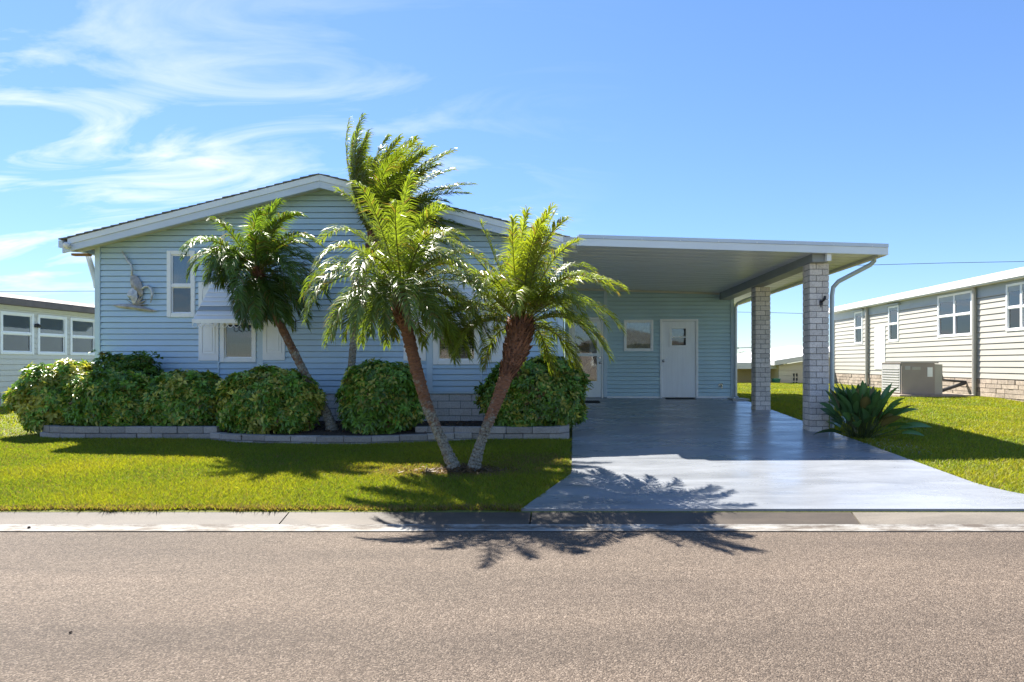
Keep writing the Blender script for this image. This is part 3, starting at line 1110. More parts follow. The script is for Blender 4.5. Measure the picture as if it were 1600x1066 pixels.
# hose tap on the shed wall
tp = MB()
c = FS.pt(X(1126, DS), Z(603, DS), 0)
tp.tube([c + Vector((0, 0, 0)), c + Vector((0, -0.07, 0)), c + Vector((0, -0.11, -0.03)), c + Vector((0, -0.11, -0.06))], [0.022, 0.022, 0.02, 0.018], 8)
tp.box(c + Vector((-0.055, -0.012, -0.045)), c + Vector((0.055, 0.01, 0.045)))
tp.tube([c + Vector((-0.04, -0.075, 0.05)), c + Vector((0.04, -0.075, 0.05))], 0.014, 6)
tp.build('hose_tap', M['chrome'], shed)


def floor_mat(name, label, x0, x1, y0, y1):
    m = MB()
    z = gz(y0) + 0.024
    z2 = gz(y1) + 0.024
    ins = 0.03
    m.hexa([Vector((x0, y0, z)), Vector((x1, y0, z)), Vector((x1, y1, z2)), Vector((x0, y1, z2)),
            Vector((x0 + ins, y0 + ins, z + 0.014)), Vector((x1 - ins, y0 + ins, z + 0.014)), Vector((x1 - ins, y1 - ins, z2 + 0.014)), Vector((x0 + ins, y1 - ins, z2 + 0.014))])
    for i in range(12):
        xx = x0 + 0.05 + (x1 - x0 - 0.1) * i / 11
        m.hexa([Vector((xx - .008, y0 + .05, z + .012)), Vector((xx + .008, y0 + .05, z + .012)), Vector((xx + .008, y1 - .05, z2 + .012)), Vector((xx - .008, y1 - .05, z2 + .012)),
                Vector((xx - .008, y0 + .05, z + .019)), Vector((xx + .008, y0 + .05, z + .019)), Vector((xx + .008, y1 - .05, z2 + .019)), Vector((xx - .008, y1 - .05, z2 + .019))])
    tag(m.build(name, M['mat'], None), label, 'doormat')


floor_mat('doormat', 'black rubber doormat in front of the glazed storm door', X(895, 15.3), X(938, 15.3), 15.15, 15.6)
floor_mat('doormat', 'thin black doormat against the plain white shed door', X(1039, 16.2), X(1086, 16.2), 15.98, 16.32)
# stepping slab at the shed corner with a black downspout elbow
m = MB(); m.box((SX1 - 0.20, 15.7, gz(15.7) + 0.01), (SX1 + 0.22, 16.25, gz(15.9) + 0.055))
tag(m.build('splash_block', M['slab'], None, bevel=0.01), 'small pale concrete splash block at the shed corner', 'splash block')

# ------------------------------------------------------------------ carport roof
carport = thing('carport_roof', 'flat white metal carport roof spanning the blue driveway', 'carport', (2.6, 13, 3.0))
YC = 10.35
YB = 19.9
CX0, CX1 = 0.2, X(1388, YC)
cz = lambda x: 3.375 - 0.03 * x
n = 31
for i in range(n):
    y0 = YC + 0.06 + (YB - YC - 0.06) * i / n
    y1 = YC + 0.06 + (YB - YC - 0.06) * (i + 1) / n
    m = MB()
    prof = [(y0 + 0.004, 0.018), (y0 + 0.02, 0.0), (y1 - 0.03, 0.0), (y1 - 0.018, 0.022), (y1 - 0.001, 0.022)]
    k = len(prof)
    for x in (CX0 - 0.25, CX1 - 0.04):
        for (y, z) in prof:
            m.v.append((x, y, cz(x) + z))
        for (y, z) in prof:
            m.v.append((x, y, cz(x) + 0.05))
    for q in range(k - 1):
        m.f += [(q, 2 * k + q, 2 * k + q + 1, q + 1), (k + q, k + q + 1, 3 * k + q + 1, 3 * k + q)]
    m.f += [(0, k, 3 * k, 2 * k), (k - 1, 3 * k - 1, 4 * k - 1, 2 * k - 1)]
    m.build('ceiling_pan', M['ceiling'], carport)
m = MB()
m.hexa([Vector((CX0 - 0.25, YC + 0.05, cz(0) + 0.055)), Vector((CX1 - 0.03, YC + 0.05, cz(CX1) + 0.055)), Vector((CX1 - 0.03, YB, cz(CX1) + 0.055)), Vector((CX0 - 0.25, YB, cz(0) + 0.055)),
        Vector((CX0 - 0.25, YC + 0.05, cz(0) + 0.13)), Vector((CX1 - 0.03, YC + 0.05, cz(CX1) + 0.13)), Vector((CX1 - 0.03, YB, cz(CX1) + 0.13)), Vector((CX0 - 0.25, YB, cz(0) + 0.13))])
m.build('roof_skin', M['whiteroof'], carport)


def cfascia(z0, z1, y0, y1, mat, name, x0=CX0 + 0.0, x1=CX1):
    m = MB()
    m.hexa([Vector((x0, y0, cz(x0) + z0)), Vector((x1, y0, cz(x1) + z0)), Vector((x1, y1, cz(x1) + z0)), Vector((x0, y1, cz(x0) + z0)),
            Vector((x0, y0, cz(x0) + z1)), Vector((x1, y0, cz(x1) + z1)), Vector((x1, y1, cz(x1) + z1)), Vector((x0, y1, cz(x0) + z1))])
    return m.build(name, mat, carport)


cfascia(-0.012, 0.105, YC, YC + 0.048, M['fascia2'], 'front_fascia')
cfascia(0.108, 0.165, YC - 0.012, YC + 0.048, M['fascia'], 'drip_cap')
for i in range(8):
    u = CX0 + 0.4 + i * 0.62
    m = MB(); p = Vector((u, YC - 0.012, cz(u) + 0.118)); m.tube([p, p + Vector((0, -0.006, 0))], 0.012, 6); m.build('rivet', M['fascia2'], carport)
# wedge that closes the gap to the gable fascia
m = MB(); m.box((CX0 - 0.03, YC + 0.05, cz(0) - 0.012), (CX0 + 0.02, YF + 0.02, cz(0) + 0.155)); m.build('end_cap', M['fascia2'], carport)
# right-hand gutter and its two downspouts
m = MB()
zg = cz(CX1)
gp = [(CX1 - 0.01, zg + 0.11), (CX1 - 0.01, zg - 0.02), (CX1 - 0.13, zg - 0.03), (CX1 - 0.17, zg + 0.0)]
for y in (YC + 0.052, YB):
    m.v += [(x, y, z) for x, z in gp]
    m.v += [(x - 0.006, y, z + 0.008) for x, z in gp]
for q in range(3):
    m.f += [(q, q + 1, 9 + q, 8 + q), (4 + q, 12 + q, 13 + q, 5 + q)]
m.f += [(0, 1, 2, 3)]
m.build('side_gutter', M['soffit'], carport)
for (ptsd, r) in (([at(1366, 402, 10.62), at(1366, 408, 10.66), at(1360, 414, 10.7), at(1310, 440, 10.86), at(1302, 449, 10.9), at(1300, 462, 10.9), Vector((X(1300, 10.9), 10.9, 0.35))], 0.037),
                  ([at(1178, 462, 16.3), at(1172, 466, 16.3), at(1153, 474, 16.3), at(1149.5, 480, 16.3), Vector((X(1149.5, 16.3), 16.3, 0.62)), Vector((X(1149.5, 16.3) + 0.02, 16.2, 0.58))], 0.04)):
    m = MB(); m.tube(ptsd, r, 8); m.build('downspout', M['gutter'], carport)
# main beam on the columns
m = MB()
m.hexa([Vector((4.04, YC + 0.16, 3.12)), Vector((4.30, YC + 0.16, 3.12)), Vector((4.18, DS - 0.02, 3.07)), Vector((3.92, DS - 0.02, 3.07)),
        Vector((4.04, YC + 0.16, cz(4.04) + 0.0)), Vector((4.30, YC + 0.16, cz(4.3) + 0.0)), Vector((4.18, DS - 0.02, cz(4.18) + 0.0)), Vector((3.92, DS - 0.02, cz(3.92) + 0.0))])
m.build('beam', M['beam'], carport)
m = MB(); m.box((4.24, YC + 0.06, 3.12), (4.31, YC + 0.15, cz(4.3) - 0.002)); m.build('beam_bracket', M['white'], carport)
m = MB(); m.box((0.02, DS - 0.06, 3.265), (3.90, DS - 0.035, 3.30))
m = MB(); m.hexa([Vector((0.0, DS - 0.07, cz(0) - 0.05)), Vector((3.9, DS - 0.07, cz(3.9) - 0.05)), Vector((3.9, DS - 0.03, cz(3.9) - 0.05)), Vector((0, DS - 0.03, cz(0) - 0.05)),
                  Vector((0.0, DS - 0.07, cz(0) - 0.004)), Vector((3.9, DS - 0.07, cz(3.9) - 0.004)), Vector((3.9, DS - 0.03, cz(3.9) - 0.004)), Vector((0, DS - 0.03, cz(0) - 0.004))])
m.build('wall_channel', M['soffit'], carport)


# ------------------------------------------------------------------ brick columns
def column(label, y, base, top, ncourse):
    w = 0.32
    x0 = 4.05
    root = thing('brick_column', label, 'column', (x0 + w / 2, y + w / 2, base), 'brick columns holding up the carport')
    ch = (top - base) / ncourse
    m = MB(); m.box((x0 + 0.012, y + 0.012, base - 0.1), (x0 + w - 0.012, y + w - 0.012, top - 0.01)); m.build('mortar_core', M['mortar'], root)
    g = 0.005
    for k in range(ncourse):
        z0, z1 = base + k * ch + g, base + (k + 1) * ch - g
        L, S = w * 0.655, w * 0.345
        j = [random.uniform(-0.004, 0.004) for _ in range(8)]
        if k % 2 == 0:
            segs = [(0, L), (L, w)]
        else:
            segs = [(0, S), (S, w)]
        T = 0.09
        # front and back faces
        for (a, b), jj in zip(segs, j):
            m = MB(); m.box((x0 + a + (g if a else 0), y + jj * 0.7, z0), (x0 + b - (g if b < w else 0), y + T, z1)); m.build('brick', M['brick'], root, bevel=0.004)
            m = MB(); m.box((x0 + a + (g if a else 0), y + w - T, z0), (x0 + b - (g if b < w else 0), y + w - jj * .5, z1)); m.build('brick', M['brick'], root)
        # side faces between them
        for xa, xb, s in ((x0 + j[4], x0 + T, 0), (x0 + w - T, x0 + w + j[5], 1)):
            m = MB(); m.box((xa, y + T + 2 * g, z0), (xb, y + w - T - 2 * g, z1)); m.build('brick', M['brick'], root, bevel=0.004 if s == 0 else 0)
    return root


c1 = column('front brick carport column with small dark fixture, beside the spiky plant', 10.65, 0.30, 3.12, 28)
c2 = column('rear brick carport column standing nearer the shed', 13.7, gz(13.7) + 0.012, 3.09, 26)
m = MB()
c = at(1283, 472, 10.64)
m.box(c + Vector((-0.025, -0.015, -0.05)), c + Vector((0.025, 0.012, 0.03)))
m.tube([c + Vector((0.0, -0.01, 0.0)), c + Vector((0.01, -0.07, 0.02)), c + Vector((0.02, -0.10, 0.05)), c + Vector((0.025, -0.10, 0.09))], [0.018, 0.018, 0.026, 0.02], 8)
m.tube([c + Vector((-0.01, -0.02, -0.05)), c + Vector((-0.015, -0.03, -0.09))], 0.009, 6)
tag(m.build('wall_fixture', M['iron'], None), 'small dark iron fixture on the front column', 'fixture')

# ------------------------------------------------------------------ planter of stacked blocks
planter = thing('planter_wall', 'low grey block planter edging along the shrubs', 'planter', (-4, 9.9, 0.25))


def courses(path, ncourse, h=0.107, L=0.405, zoff=0.0, phase=0.0):
    """blocks laid along a polyline"""
    segl = [(Vector(b) - Vector(a)).length for a, b in zip(path[:-1], path[1:])]
    tot = sum(segl)

    def pos(s):
        s = max(0, min(tot, s))
        for (a, b), l in zip(zip(path[:-1], path[1:]), segl):
            if s <= l:
                return Vector(a).lerp(Vector(b), s / l)
            s -= l
        return Vector(path[-1])
    for k in range(ncourse):
        s = -phase - (L / 2 if k % 2 else 0)
        while s < tot:
            l = L * random.choice((1, 1, 1, 0.98, 0.72)) if k == 0 else L
            a, b = max(s, 0) + 0.004, min(s + l, tot) - 0.004
            s += l
            if b - a < 0.05:
                continue
            p, q = pos(a), pos(b)
            t = (q - p).normalized()
            nn = Vector((t.y, -t.x))
            jt = random.uniform(-0.008, 0.008)
            p2, q2 = p + nn * jt, q + nn * (jt + random.uniform(-.005, .005))
            bk = 0.15
            zb = gz((p.y + q.y) / 2) - 0.03 + zoff
            z0 = zb + k * h + 0.003
            z1 = zb + (k + 1) * h - 0.003 + random.uniform(-0.003, 0.002)
            m = MB()
            m.hexa([Vector((p2.x, p2.y, z0)), Vector((q2.x, q2.y, z0)), Vector((q2.x - nn.x * bk, q2.y - nn.y * bk, z0)), Vector((p2.x - nn.x * bk, p2.y - nn.y * bk, z0)),
                    Vector((p2.x, p2.y, z1)), Vector((q2.x, q2.y, z1)), Vector((q2.x - nn.x * bk, q2.y - nn.y * bk, z1)), Vector((p2.x - nn.x * bk, p2.y - nn.y * bk, z1))])
            m.build('block', M['planter'], planter, bevel=0.006)


courses([(-8.45, 11.2), (-8.42, 10.3), (-8.28, 10.05), (-8.0, 9.95), (-5.42, 9.92)], 2, zoff=0.02)
courses([(-5.46, 9.80), (-5.1, 9.66), (-4.5, 9.52), (-3.6, 9.42), (-2.9, 9.43), (-2.3, 9.56), (-1.75, 9.74), (-1.45, 9.84)], 2, h=0.09, zoff=-0.02)
courses([(-2.35, 9.93), (-1.4, 9.9), (0.03, 9.9), (0.045, 9.96), (0.05, 11.2)], 2, zoff=0.02)
bed = MB()
outl = [(-8.32, 11.25), (-8.3, 10.35), (-8.18, 10.13), (-7.95, 10.05), (-5.4, 10.0), (-5.1, 9.78), (-4.5, 9.64), (-3.6, 9.54), (-2.9, 9.55), (-2.3, 9.68), (-1.75, 9.84), (-1.4, 9.99), (-0.1, 9.99), (-0.07, 11.25)]
for (x, y) in outl:
    bed.v.append((x, y, gz(y) + (0.12 if y > 9.9 else 0.09)))
nb = len(outl)
# centre rows so the bed is lumpy
bed.f.append(tuple(range(nb)))
bed = bed.build('mulch_bed', M['soil'])
tag(bed, kind='structure')
rng = np.random.default_rng(5)
# loose mulch chips and dry leaves
nchip = 2600
cx = rng.uniform(-8.2, -0.1, nchip)
cy = rng.uniform(9.6, 11.15, nchip)
ok = ~((cy < 10.05) & ((cx < -5.2) | (cx > -1.6))) & ~((cy < 9.9) & ((cx < -4.9) | (cx > -2.1)))
cx, cy = cx[ok], cy[ok]
nchip = len(cx)
a = rng.uniform(0, 6.28, nchip)
ln = rng.uniform(0.012, 0.04, nchip)
wd = rng.uniform(0.006, 0.016, nchip)
zc = np.array([gz(y) for y in cy]) + np.where(cy > 9.9, 0.125, 0.097)
dx, dy = np.cos(a), np.sin(a)
tilt = rng.uniform(-0.02, 0.03, nchip)
vv = np.stack([np.stack([cx - dx * ln, cy - dy * ln, zc - tilt * .3], 1), np.stack([cx - dy * wd, cy + dx * wd, zc + .008], 1),
               np.stack([cx + dx * ln, cy + dy * ln, zc + tilt], 1), np.stack([cx + dy * wd, cy - dx * wd, zc + .002], 1)], 1).reshape(-1, 3)
ff = (np.arange(nchip) * 4)[:, None, None] + np.array([[0, 1, 2], [0, 2, 3]])[None]
cc = np.repeat(np.array([[0.10, 0.06, 0.035]]) * rng.uniform(0.4, 2.2, (nchip, 1)), 4, axis=0)
tag(big_mesh('mulch_chips', vv, ff.reshape(-1, 3), M['far_leaf'], None, cc), 'dark mulch chips strewn over the planting bed', 'mulch', kind='stuff')


# ------------------------------------------------------------------ shrubs
def leaflets(centers, normals, rng, nl=7, ll=0.075, lw=0.028, cols=None, droop=0.25):
    """umbrella whorls of pointed leaflets round each centre"""
    n = len(centers)
    nrm = normals / np.linalg.norm(normals, axis=1, keepdims=True)
    ref = np.where(np.abs(nrm[:, 2:3]) < 0.9, np.array([[0, 0, 1.0]]), np.array([[1.0, 0, 0]]))
    t = np.cross(nrm, ref)
    t /= np.linalg.norm(t, axis=1, keepdims=True)
    b = np.cross(nrm, t)
    V, Fc, C = [], [], []
    base = 0
    for k in range(nl):
        ang = 2 * math.pi * k / nl + rng.uniform(-0.3, 0.3, n) + rng.uniform(0, 6.28)
        d = t * np.cos(ang)[:, None] + b * np.sin(ang)[:, None] + nrm * rng.uniform(-0.15, 0.55, n)[:, None]
        d /= np.linalg.norm(d, axis=1, keepdims=True)
        s = np.cross(d, nrm)
        s /= np.maximum(np.linalg.norm(s, axis=1, keepdims=True), 1e-6)
        up = np.cross(s, d)
        L = ll * rng.uniform(0.7, 1.25, n)[:, None]
        W = lw * rng.uniform(0.8, 1.2, n)[:, None]
        p0 = centers + d * L * 0.12
        pm = centers + d * L * 0.6
        pt = centers + d * L * 1.15 - np.array([[0, 0, 1.0]]) * L * droop
        fold = up * W * 0.35
        vs = np.stack([p0, pm + s * W * 0.5 + fold, pm - s * W * 0.5 + fold, pt, pm], 1)
        V.append(vs.reshape(-1, 3))
        i = base + np.arange(n) * 5
        Fc.append(np.stack([np.stack([i, i + 1, i + 4], 1), np.stack([i, i + 4, i + 2], 1), np.stack([i + 1, i + 3, i + 4], 1), np.stack([i + 4, i + 3, i + 2], 1)], 1).reshape(-1, 3))
        cl = cols * rng.uniform(0.8, 1.2, (n, 1))
        C.append(np.repeat(cl, 5, axis=0))
        base += n * 5
    return np.concatenate(V), np.concatenate(Fc), np.concatenate(C)


def shrub(label, c, r, n, seed, yellow=0.25, dark=1.0, sq=2.6, spiky=0.0):
    rng = np.random.default_rng(seed)
    c = np.array(c)
    r = np.array(r)
    root = thing('shrub', label, 'shrub', (c[0], c[1], c[2] - r[2]), 'clipped shrubs in the planter')
    d = rng.normal(size=(n * 2, 3))
    d /= np.linalg.norm(d, axis=1, keepdims=True)
    d = d[d[:, 2] > -0.82][:n]
    n = len(d)
    # squarish, lumpy hedge body
    rad = 1.0 / (np.abs(d[:, 0]) ** sq + np.abs(d[:, 1]) ** sq + np.abs(d[:, 2]) ** sq) ** (1 / sq)
    ph = rng.uniform(0, 6.28, 6)
    lump = 0.985 + 0.09 * np.sin(d[:, 0] * 5 + ph[0]) * np.sin(d[:, 2] * 6 + ph[1]) + 0.06 * np.sin(d[:, 1] * 9 + d[:, 0] * 7 + ph[2]) + 0.04 * np.sin(d[:, 0] * 17 + ph[3]) * np.cos(d[:, 2] * 15 + ph[4])
    dep = np.where(rng.random(n) < 0.62, rng.uniform(0.93, 1.05, n), rng.uniform(0.62, 0.95, n))
    dep += spiky * (rng.random(n) < 0.06) * rng.uniform(0, 0.35, n) * np.maximum(d[:, 2], 0)
    p = c + d * (rad * lump * dep)[:, None] * r
    nr = d / r * np.min(r) + rng.normal(size=(n, 3)) * 0.35 + np.array([0, -0.1, 0.45])
    g = np.array([[0.185, 0.34, 0.045]]) * rng.uniform(0.45, 1.35, (n, 1)) * dark
    patch = np.sin(p[:, 0] * 5.1 + ph[5]) * np.sin(p[:, 2] * 6.3 + ph[0]) * 0.5 + 0.5
    isy = rng.random(n) < yellow * (0.35 + 1.3 * patch)
    yl = np.array([[0.56, 0.54, 0.11]]) * rng.uniform(0.6, 1.15, (n, 1)) * (0.5 + 0.5 * dark)
    cols = np.where(isy[:, None], yl, g)
    cols = np.where((rng.random(n) < 0.015)[:, None], np.array([[0.20, 0.12, 0.05]]), cols)
    V, Fc, C = leaflets(p, nr, rng, 7, 0.085, 0.040, cols, 0.08)
    big_mesh('foliage', V, Fc, M['shrub_leaf'], root, C)
    sm = MB()
    for i in range(14):
        a = rng.uniform(0, 6.28)
        q = Vector((c[0] + r[0] * 0.25 * math.cos(a), c[1] + r[1] * 0.25 * math.sin(a), c[2] - r[2] - 0.02))
        e = Vector((c[0] + r[0] * 0.75 * math.cos(a) * rng.uniform(.5, 1), c[1] + r[1] * 0.75 * math.sin(a), c[2] + r[2] * rng.uniform(-0.1, 0.6)))
        mid = q.lerp(e, 0.5) + Vector((rng.uniform(-.05, .05), rng.uniform(-.05, .05), 0.05))
        sm.tube([q, mid, e], [0.016, 0.012, 0.006], 5)
    sm.build('stems', M['stem'], root)
    return root


def shrub_px(label, x0, x1, y0, y1, D, ry, n, seed, **kw):
    zt, zb = Z(y0, D), Z(y1, D)
    shrub(label, ((X(x0, D) + X(x1, D)) / 2, D, (zt + zb) / 2), ((X(x1, D) - X(x0, D)) / 2, ry, (zt - zb) / 2), n, seed, **kw)


shrub_px('dark upright shrub rising behind the clipped shrubs at the house corner', 142, 250, 556, 650, 10.85, 0.30, 1100, 12, yellow=0.04, dark=0.7, spiky=1.0)
shrub_px('variegated shrub with sunlight put in as extra yellow at the outer end of the planter beyond the house corner', 37, 150, 570, 668, 10.55, 0.48, 2300, 11, yellow=0.55)  # extra yellow leaves stand for sun on this end, beyond the variegation
shrub_px('rounded green shrub between the sun-tinted end shrub and the boxy one', 116, 240, 584, 669, 10.35, 0.36, 2000, 13, yellow=0.22, dark=0.95)
shrub_px('boxy variegated shrub below the narrow window and left shutter', 233, 349, 584, 669, 10.42, 0.40, 2000, 14, yellow=0.34)
shrub_px('broad low mounded shrub left of the leaning palm trunk', 350, 497, 580, 679, 10.1, 0.46, 2600, 15, yellow=0.36, sq=2.2)
shrub_px('compact egg shaped shrub between the slim palm trunk and the double palms', 539, 656, 570, 681, 10.15, 0.48, 2500, 16, yellow=0.2, dark=0.92, sq=2.3)
shrub_px('large dark green shrub at the driveway corner of the planter', 757, 911, 563, 673, 10.45, 0.52, 3000, 17, yellow=0.20, dark=0.85, sq=2.4)


# ------------------------------------------------------------------ palms
def frond_mesh(base, az, el, L, droop, wind, rng, ll=0.2, npair=46, lw=0.013, tint=(1, 1, 1), petiole=0.16):
    N = 16
    p = np.array(base, dtype=float)
    d = np.array([math.cos(el) * math.cos(az), math.cos(el) * math.sin(az), math.sin(el)])
    pts, tan = [p.copy()], [d.copy()]
    for i in range(N):
        t = i / N
        d = d + np.array([0, 0, -1]) * droop * (0.25 + 1.5 * t) / N * (0.35 + abs(math.cos(math.asin(max(-1, min(1, d[2])))))) + np.array(wind) * (0.2 + 1.3 * t) / N
        d /= np.linalg.norm(d)
        p = p + d * L / N
        pts.append(p.copy())
        tan.append(d.copy())
    pts, tan = np.array(pts), np.array(tan)
    V, Fc, C = [], [], []
    nb = 0
    # rachis: three-sided tapering rod
    side0 = np.cross(tan[0], [0, 0, 1.0])
    if np.linalg.norm(side0) < 0.05:
        side0 = np.array([1.0, 0, 0])
    prev = side0 / np.linalg.norm(side0)
    sides = []
    for i in range(N + 1):
        s = prev - tan[i] * prev.dot(tan[i])
        s /= np.linalg.norm(s)
        sides.append(s)
        prev = s
    sides = np.array(sides)
    ups = np.cross(sides, tan)
    yel = np.array([0.20, 0.20, 0.045])
    for i in range(N + 1):
        r = 0.011 * (1 - i / N) + 0.0022
        for (a, b) in ((-1, 0), (1, 0), (0, -0.9)):
            V.append(pts[i] + sides[i] * r * a + ups[i] * r * b)
            C.append(yel)
    for i in range(N):
        for k in range(3):
            a, b = i * 3 + k, i * 3 + (k + 1) % 3
            Fc += [(a, b, b + 3), (a, b + 3, a + 3)]
    nb = len(V)
    for j in range(npair):
        t = petiole + (1 - petiole) * (j + 0.5) / npair
        f = t * N
        i = min(int(f), N - 1)
        w = f - i
        q = pts[i] * (1 - w) + pts[i + 1] * w
        tg = tan[i] * (1 - w) + tan[i + 1] * w
        sd, up = sides[i], ups[i]
        tt = (t - petiole) / (1 - petiole)
        prof = min(1, 0.45 + tt * 3.0) * (1 - 0.55 * max(0, tt - 0.45) / 0.55)
        ang = R(68) * (1 - tt) + R(24) * tt
        for sg in (-1, 1):
            l = ll * prof * rng.uniform(0.82, 1.15)
            dd = tg * math.cos(ang) + sd * sg * math.sin(ang) + up * rng.uniform(0.05, 0.45) + rng.normal(size=3) * 0.09
            dd /= np.linalg.norm(dd)
            wd = np.cross(dd, up * sg)
            wd = wd / max(np.linalg.norm(wd), 1e-6) + rng.normal(size=3) * 0.35
            wd /= np.linalg.norm(wd)
            d2 = dd + np.array([0, 0, -0.85]) + np.array(wind) * 0.35
            d2 /= np.linalg.norm(d2)
            m1 = q + dd * l * 0.5
            tip = m1 + d2 * l * 0.55
            W = lw * rng.uniform(0.8, 1.2)
            V += [q - wd * W * 0.35, q + wd * W * 0.35, m1 - wd * W * 0.5, m1 + wd * W * 0.5, tip]
            k = rng.uniform(0.7, 1.3)
            g = np.array([0.150, 0.205, 0.036]) * k * np.array(tint)
            if rng.random() < 0.07:
                g = np.array([0.24, 0.17, 0.06])
            C += [g] * 5
            Fc += [(nb, nb + 1, nb + 3), (nb, nb + 3, nb + 2), (nb + 2, nb + 3, nb + 4)]
            nb += 5
    return np.array(V), np.array(Fc), np.array(C)


def trunkmat(name, low, high, z0, z1, lichen=0.5):
    t = NT(name)
    g = t.n.new('ShaderNodeNewGeometry')
    s = t.n.new('ShaderNodeSeparateXYZ')
    t.l.new(g.outputs['Position'], s.inputs[0])
    p = t.pos()
    n = t.noise(p, 11, 5, 0.65)
    h = t.math('DIVIDE', t.math('SUBTRACT', s.outputs[2], z0), z1 - z0)
    h = t.math('ADD', h, t.math('MULTIPLY', t.math('SUBTRACT', n, 0.5), 1.1))
    barkc = t.ramp(t.noise(t.pos((1, 1, 5)), 16, 5, 0.6), [(0.3, tuple(x * 0.5 for x in high)), (0.65, high)])
    lic = t.ramp(t.noise(p, 38, 5, 0.7), [(0.36, (0.12, 0.085, 0.06)), (0.54, low), (0.7, tuple(min(1, x * 1.3) for x in low))])
    f = t.ramp(h, [(0.42, (0, 0, 0)), (0.58, (1, 1, 1))])
    t.base(t.mix(f, lic, barkc))
    t.rough(0.9)
    t.bump(t.noise(t.pos((1, 1, 3)), 40, 5, 0.7), 0.8, 0.015)
    return t.m


def palm(label, path, radii, seed, nfr, L, els, wind, zl, tint=(1, 1, 1), boots=(0.75, 1.0), bootr=1.0, ll=0.2, azbias=None, low=(0.30, 0.28, 0.225), high=(0.24, 0.12, 0.065), droop=1.3, lw=0.013, bootlen=0.07, upright=0.0, npair=46, rule=None, dead=True):
    rng = np.random.default_rng(seed)
    root = thing('palm_tree', label, 'palm tree', tuple(path[0]), 'pygmy date palms by the house')
    path = [Vector(p) for p in path]
    # resample
    n = 46
    cum = [0]
    for a, b in zip(path[:-1], path[1:]):
        cum.append(cum[-1] + (b - a).length)

    def samp(t):
        s = t * cum[-1]
        for i in range(len(path) - 1):
            if s <= cum[i + 1] or i == len(path) - 2:
                w = (s - cum[i]) / (cum[i + 1] - cum[i])
                p0, p1, p2, p3 = path[max(i - 1, 0)], path[i], path[i + 1], path[min(i + 2, len(path) - 1)]
                q = 0.5 * ((2 * p1) + (p2 - p0) * w + (2 * p0 - 5 * p1 + 4 * p2 - p3) * w * w + (3 * p1 - p0 - 3 * p2 + p3) * w ** 3)
                return q, radii[i] * (1 - w) + radii[i + 1] * w
    m = MB()
    pts, rr = [], []
    for i in range(n * 2):
        q, r = samp(i / (n * 2 - 1))
        pts.append(q)
        rr.append(r * (1.0 + (0.06 if i % 2 else -0.05) + rng.uniform(-0.035, 0.035)))
    m.tube(pts, rr, 14)
    # knobbly surface
    for i, v in enumerate(m.v):
        k = rng.normal(size=3) * 0.004
        m.v[i] = (v[0] + k[0], v[1] + k[1], v[2] + k[2])
    m.build('trunk', trunkmat('palm_bark', low, high, *zl), root, smooth=False)
    # stubs of cut leaf bases round the upper trunk
    V, Fc, C = [], [], []
    nb = 0
    cnt = int(170 * bootr)
    for i in range(cnt):
        t = boots[0] + (boots[1] - boots[0]) * i / cnt
        q, r = samp(t)
        q2, _ = samp(min(1, t + 0.02))
        ax = np.array((q2 - q).normalized()) if t < 0.98 else np.array([0, 0, 1.0])
        a = i * 2.399
        s = np.cross(ax, [0.3, 0.9, 0.1])
        s /= np.linalg.norm(s)
        u = np.cross(ax, s)
        out = s * math.cos(a) + u * math.sin(a)
        tn = np.cross(ax, out)
        b0 = np.array(q) + out * r * 0.92
        h = bootlen * rng.uniform(0.7, 1.3)
        w = 0.022 * rng.uniform(0.8, 1.2)
        tip = b0 + ax * h * 0.9 + out * h * rng.uniform(0.25, 0.6)
        V += [b0 - tn * w - ax * .01, b0 + tn * w - ax * .01, tip - tn * w * .35, tip + tn * w * .35, b0 + ax * h * 0.5 + out * .004]
        c = np.array([0.20, 0.085, 0.042]) * rng.uniform(0.5, 1.6)
        C += [c * 0.8, c * 0.8, c * 1.5, c * 1.5, c]
        Fc += [(nb, nb + 1, nb + 3), (nb, nb + 3, nb + 2), (nb + 1, nb + 4, nb + 3), (nb, nb + 2, nb + 4), (nb + 2, nb + 3, nb + 4)]
        nb += 5
    big_mesh('leaf_bases', np.array(V), np.array(Fc), M['far_leaf'], root, np.array(C))
    top, rt = samp(1.0)
    for i in range(nfr):
        t = (i + 0.5) / nfr
        el = R(els[0] + (els[1] - els[0]) * t ** 0.8 + rng.uniform(-8, 8))
        az = i * 2.39996 + rng.uniform(-0.25, 0.25)
        if azbias is not None and rng.random() < azbias[1]:
            az = azbias[0] + rng.normal() * 0.75
        if rule is not None:
            el = max(el, R(rule(math.cos(az), math.sin(az))))
        b = np.array(top) + np.array([math.cos(az), math.sin(az), 0]) * rt * 0.6 + np.array([0, 0, -0.10 * t])
        l = L * rng.uniform(0.82, 1.1) * (0.85 + 0.3 * math.sin(math.pi * min(1, t + 0.15)))
        tn = np.array(tint) * rng.uniform(0.8, 1.25) * (np.array([1.35, 1.25, 1.1]) if t < 0.3 else np.array([1, 1, 1]))
        if i in (nfr - 1, nfr - 9) and dead:
            tn = np.array([1.7, 0.85, 1.6])
            el = R(-45)
            l *= 0.75
        V, Fc, C = frond_mesh(b, az, el, l, droop * (1 + 0.5 * t - upright * (1 - t)), wind, rng, ll, npair, lw, tn)
        big_mesh('frond', V, Fc, M['palm_leaf'], root, C)
    return root


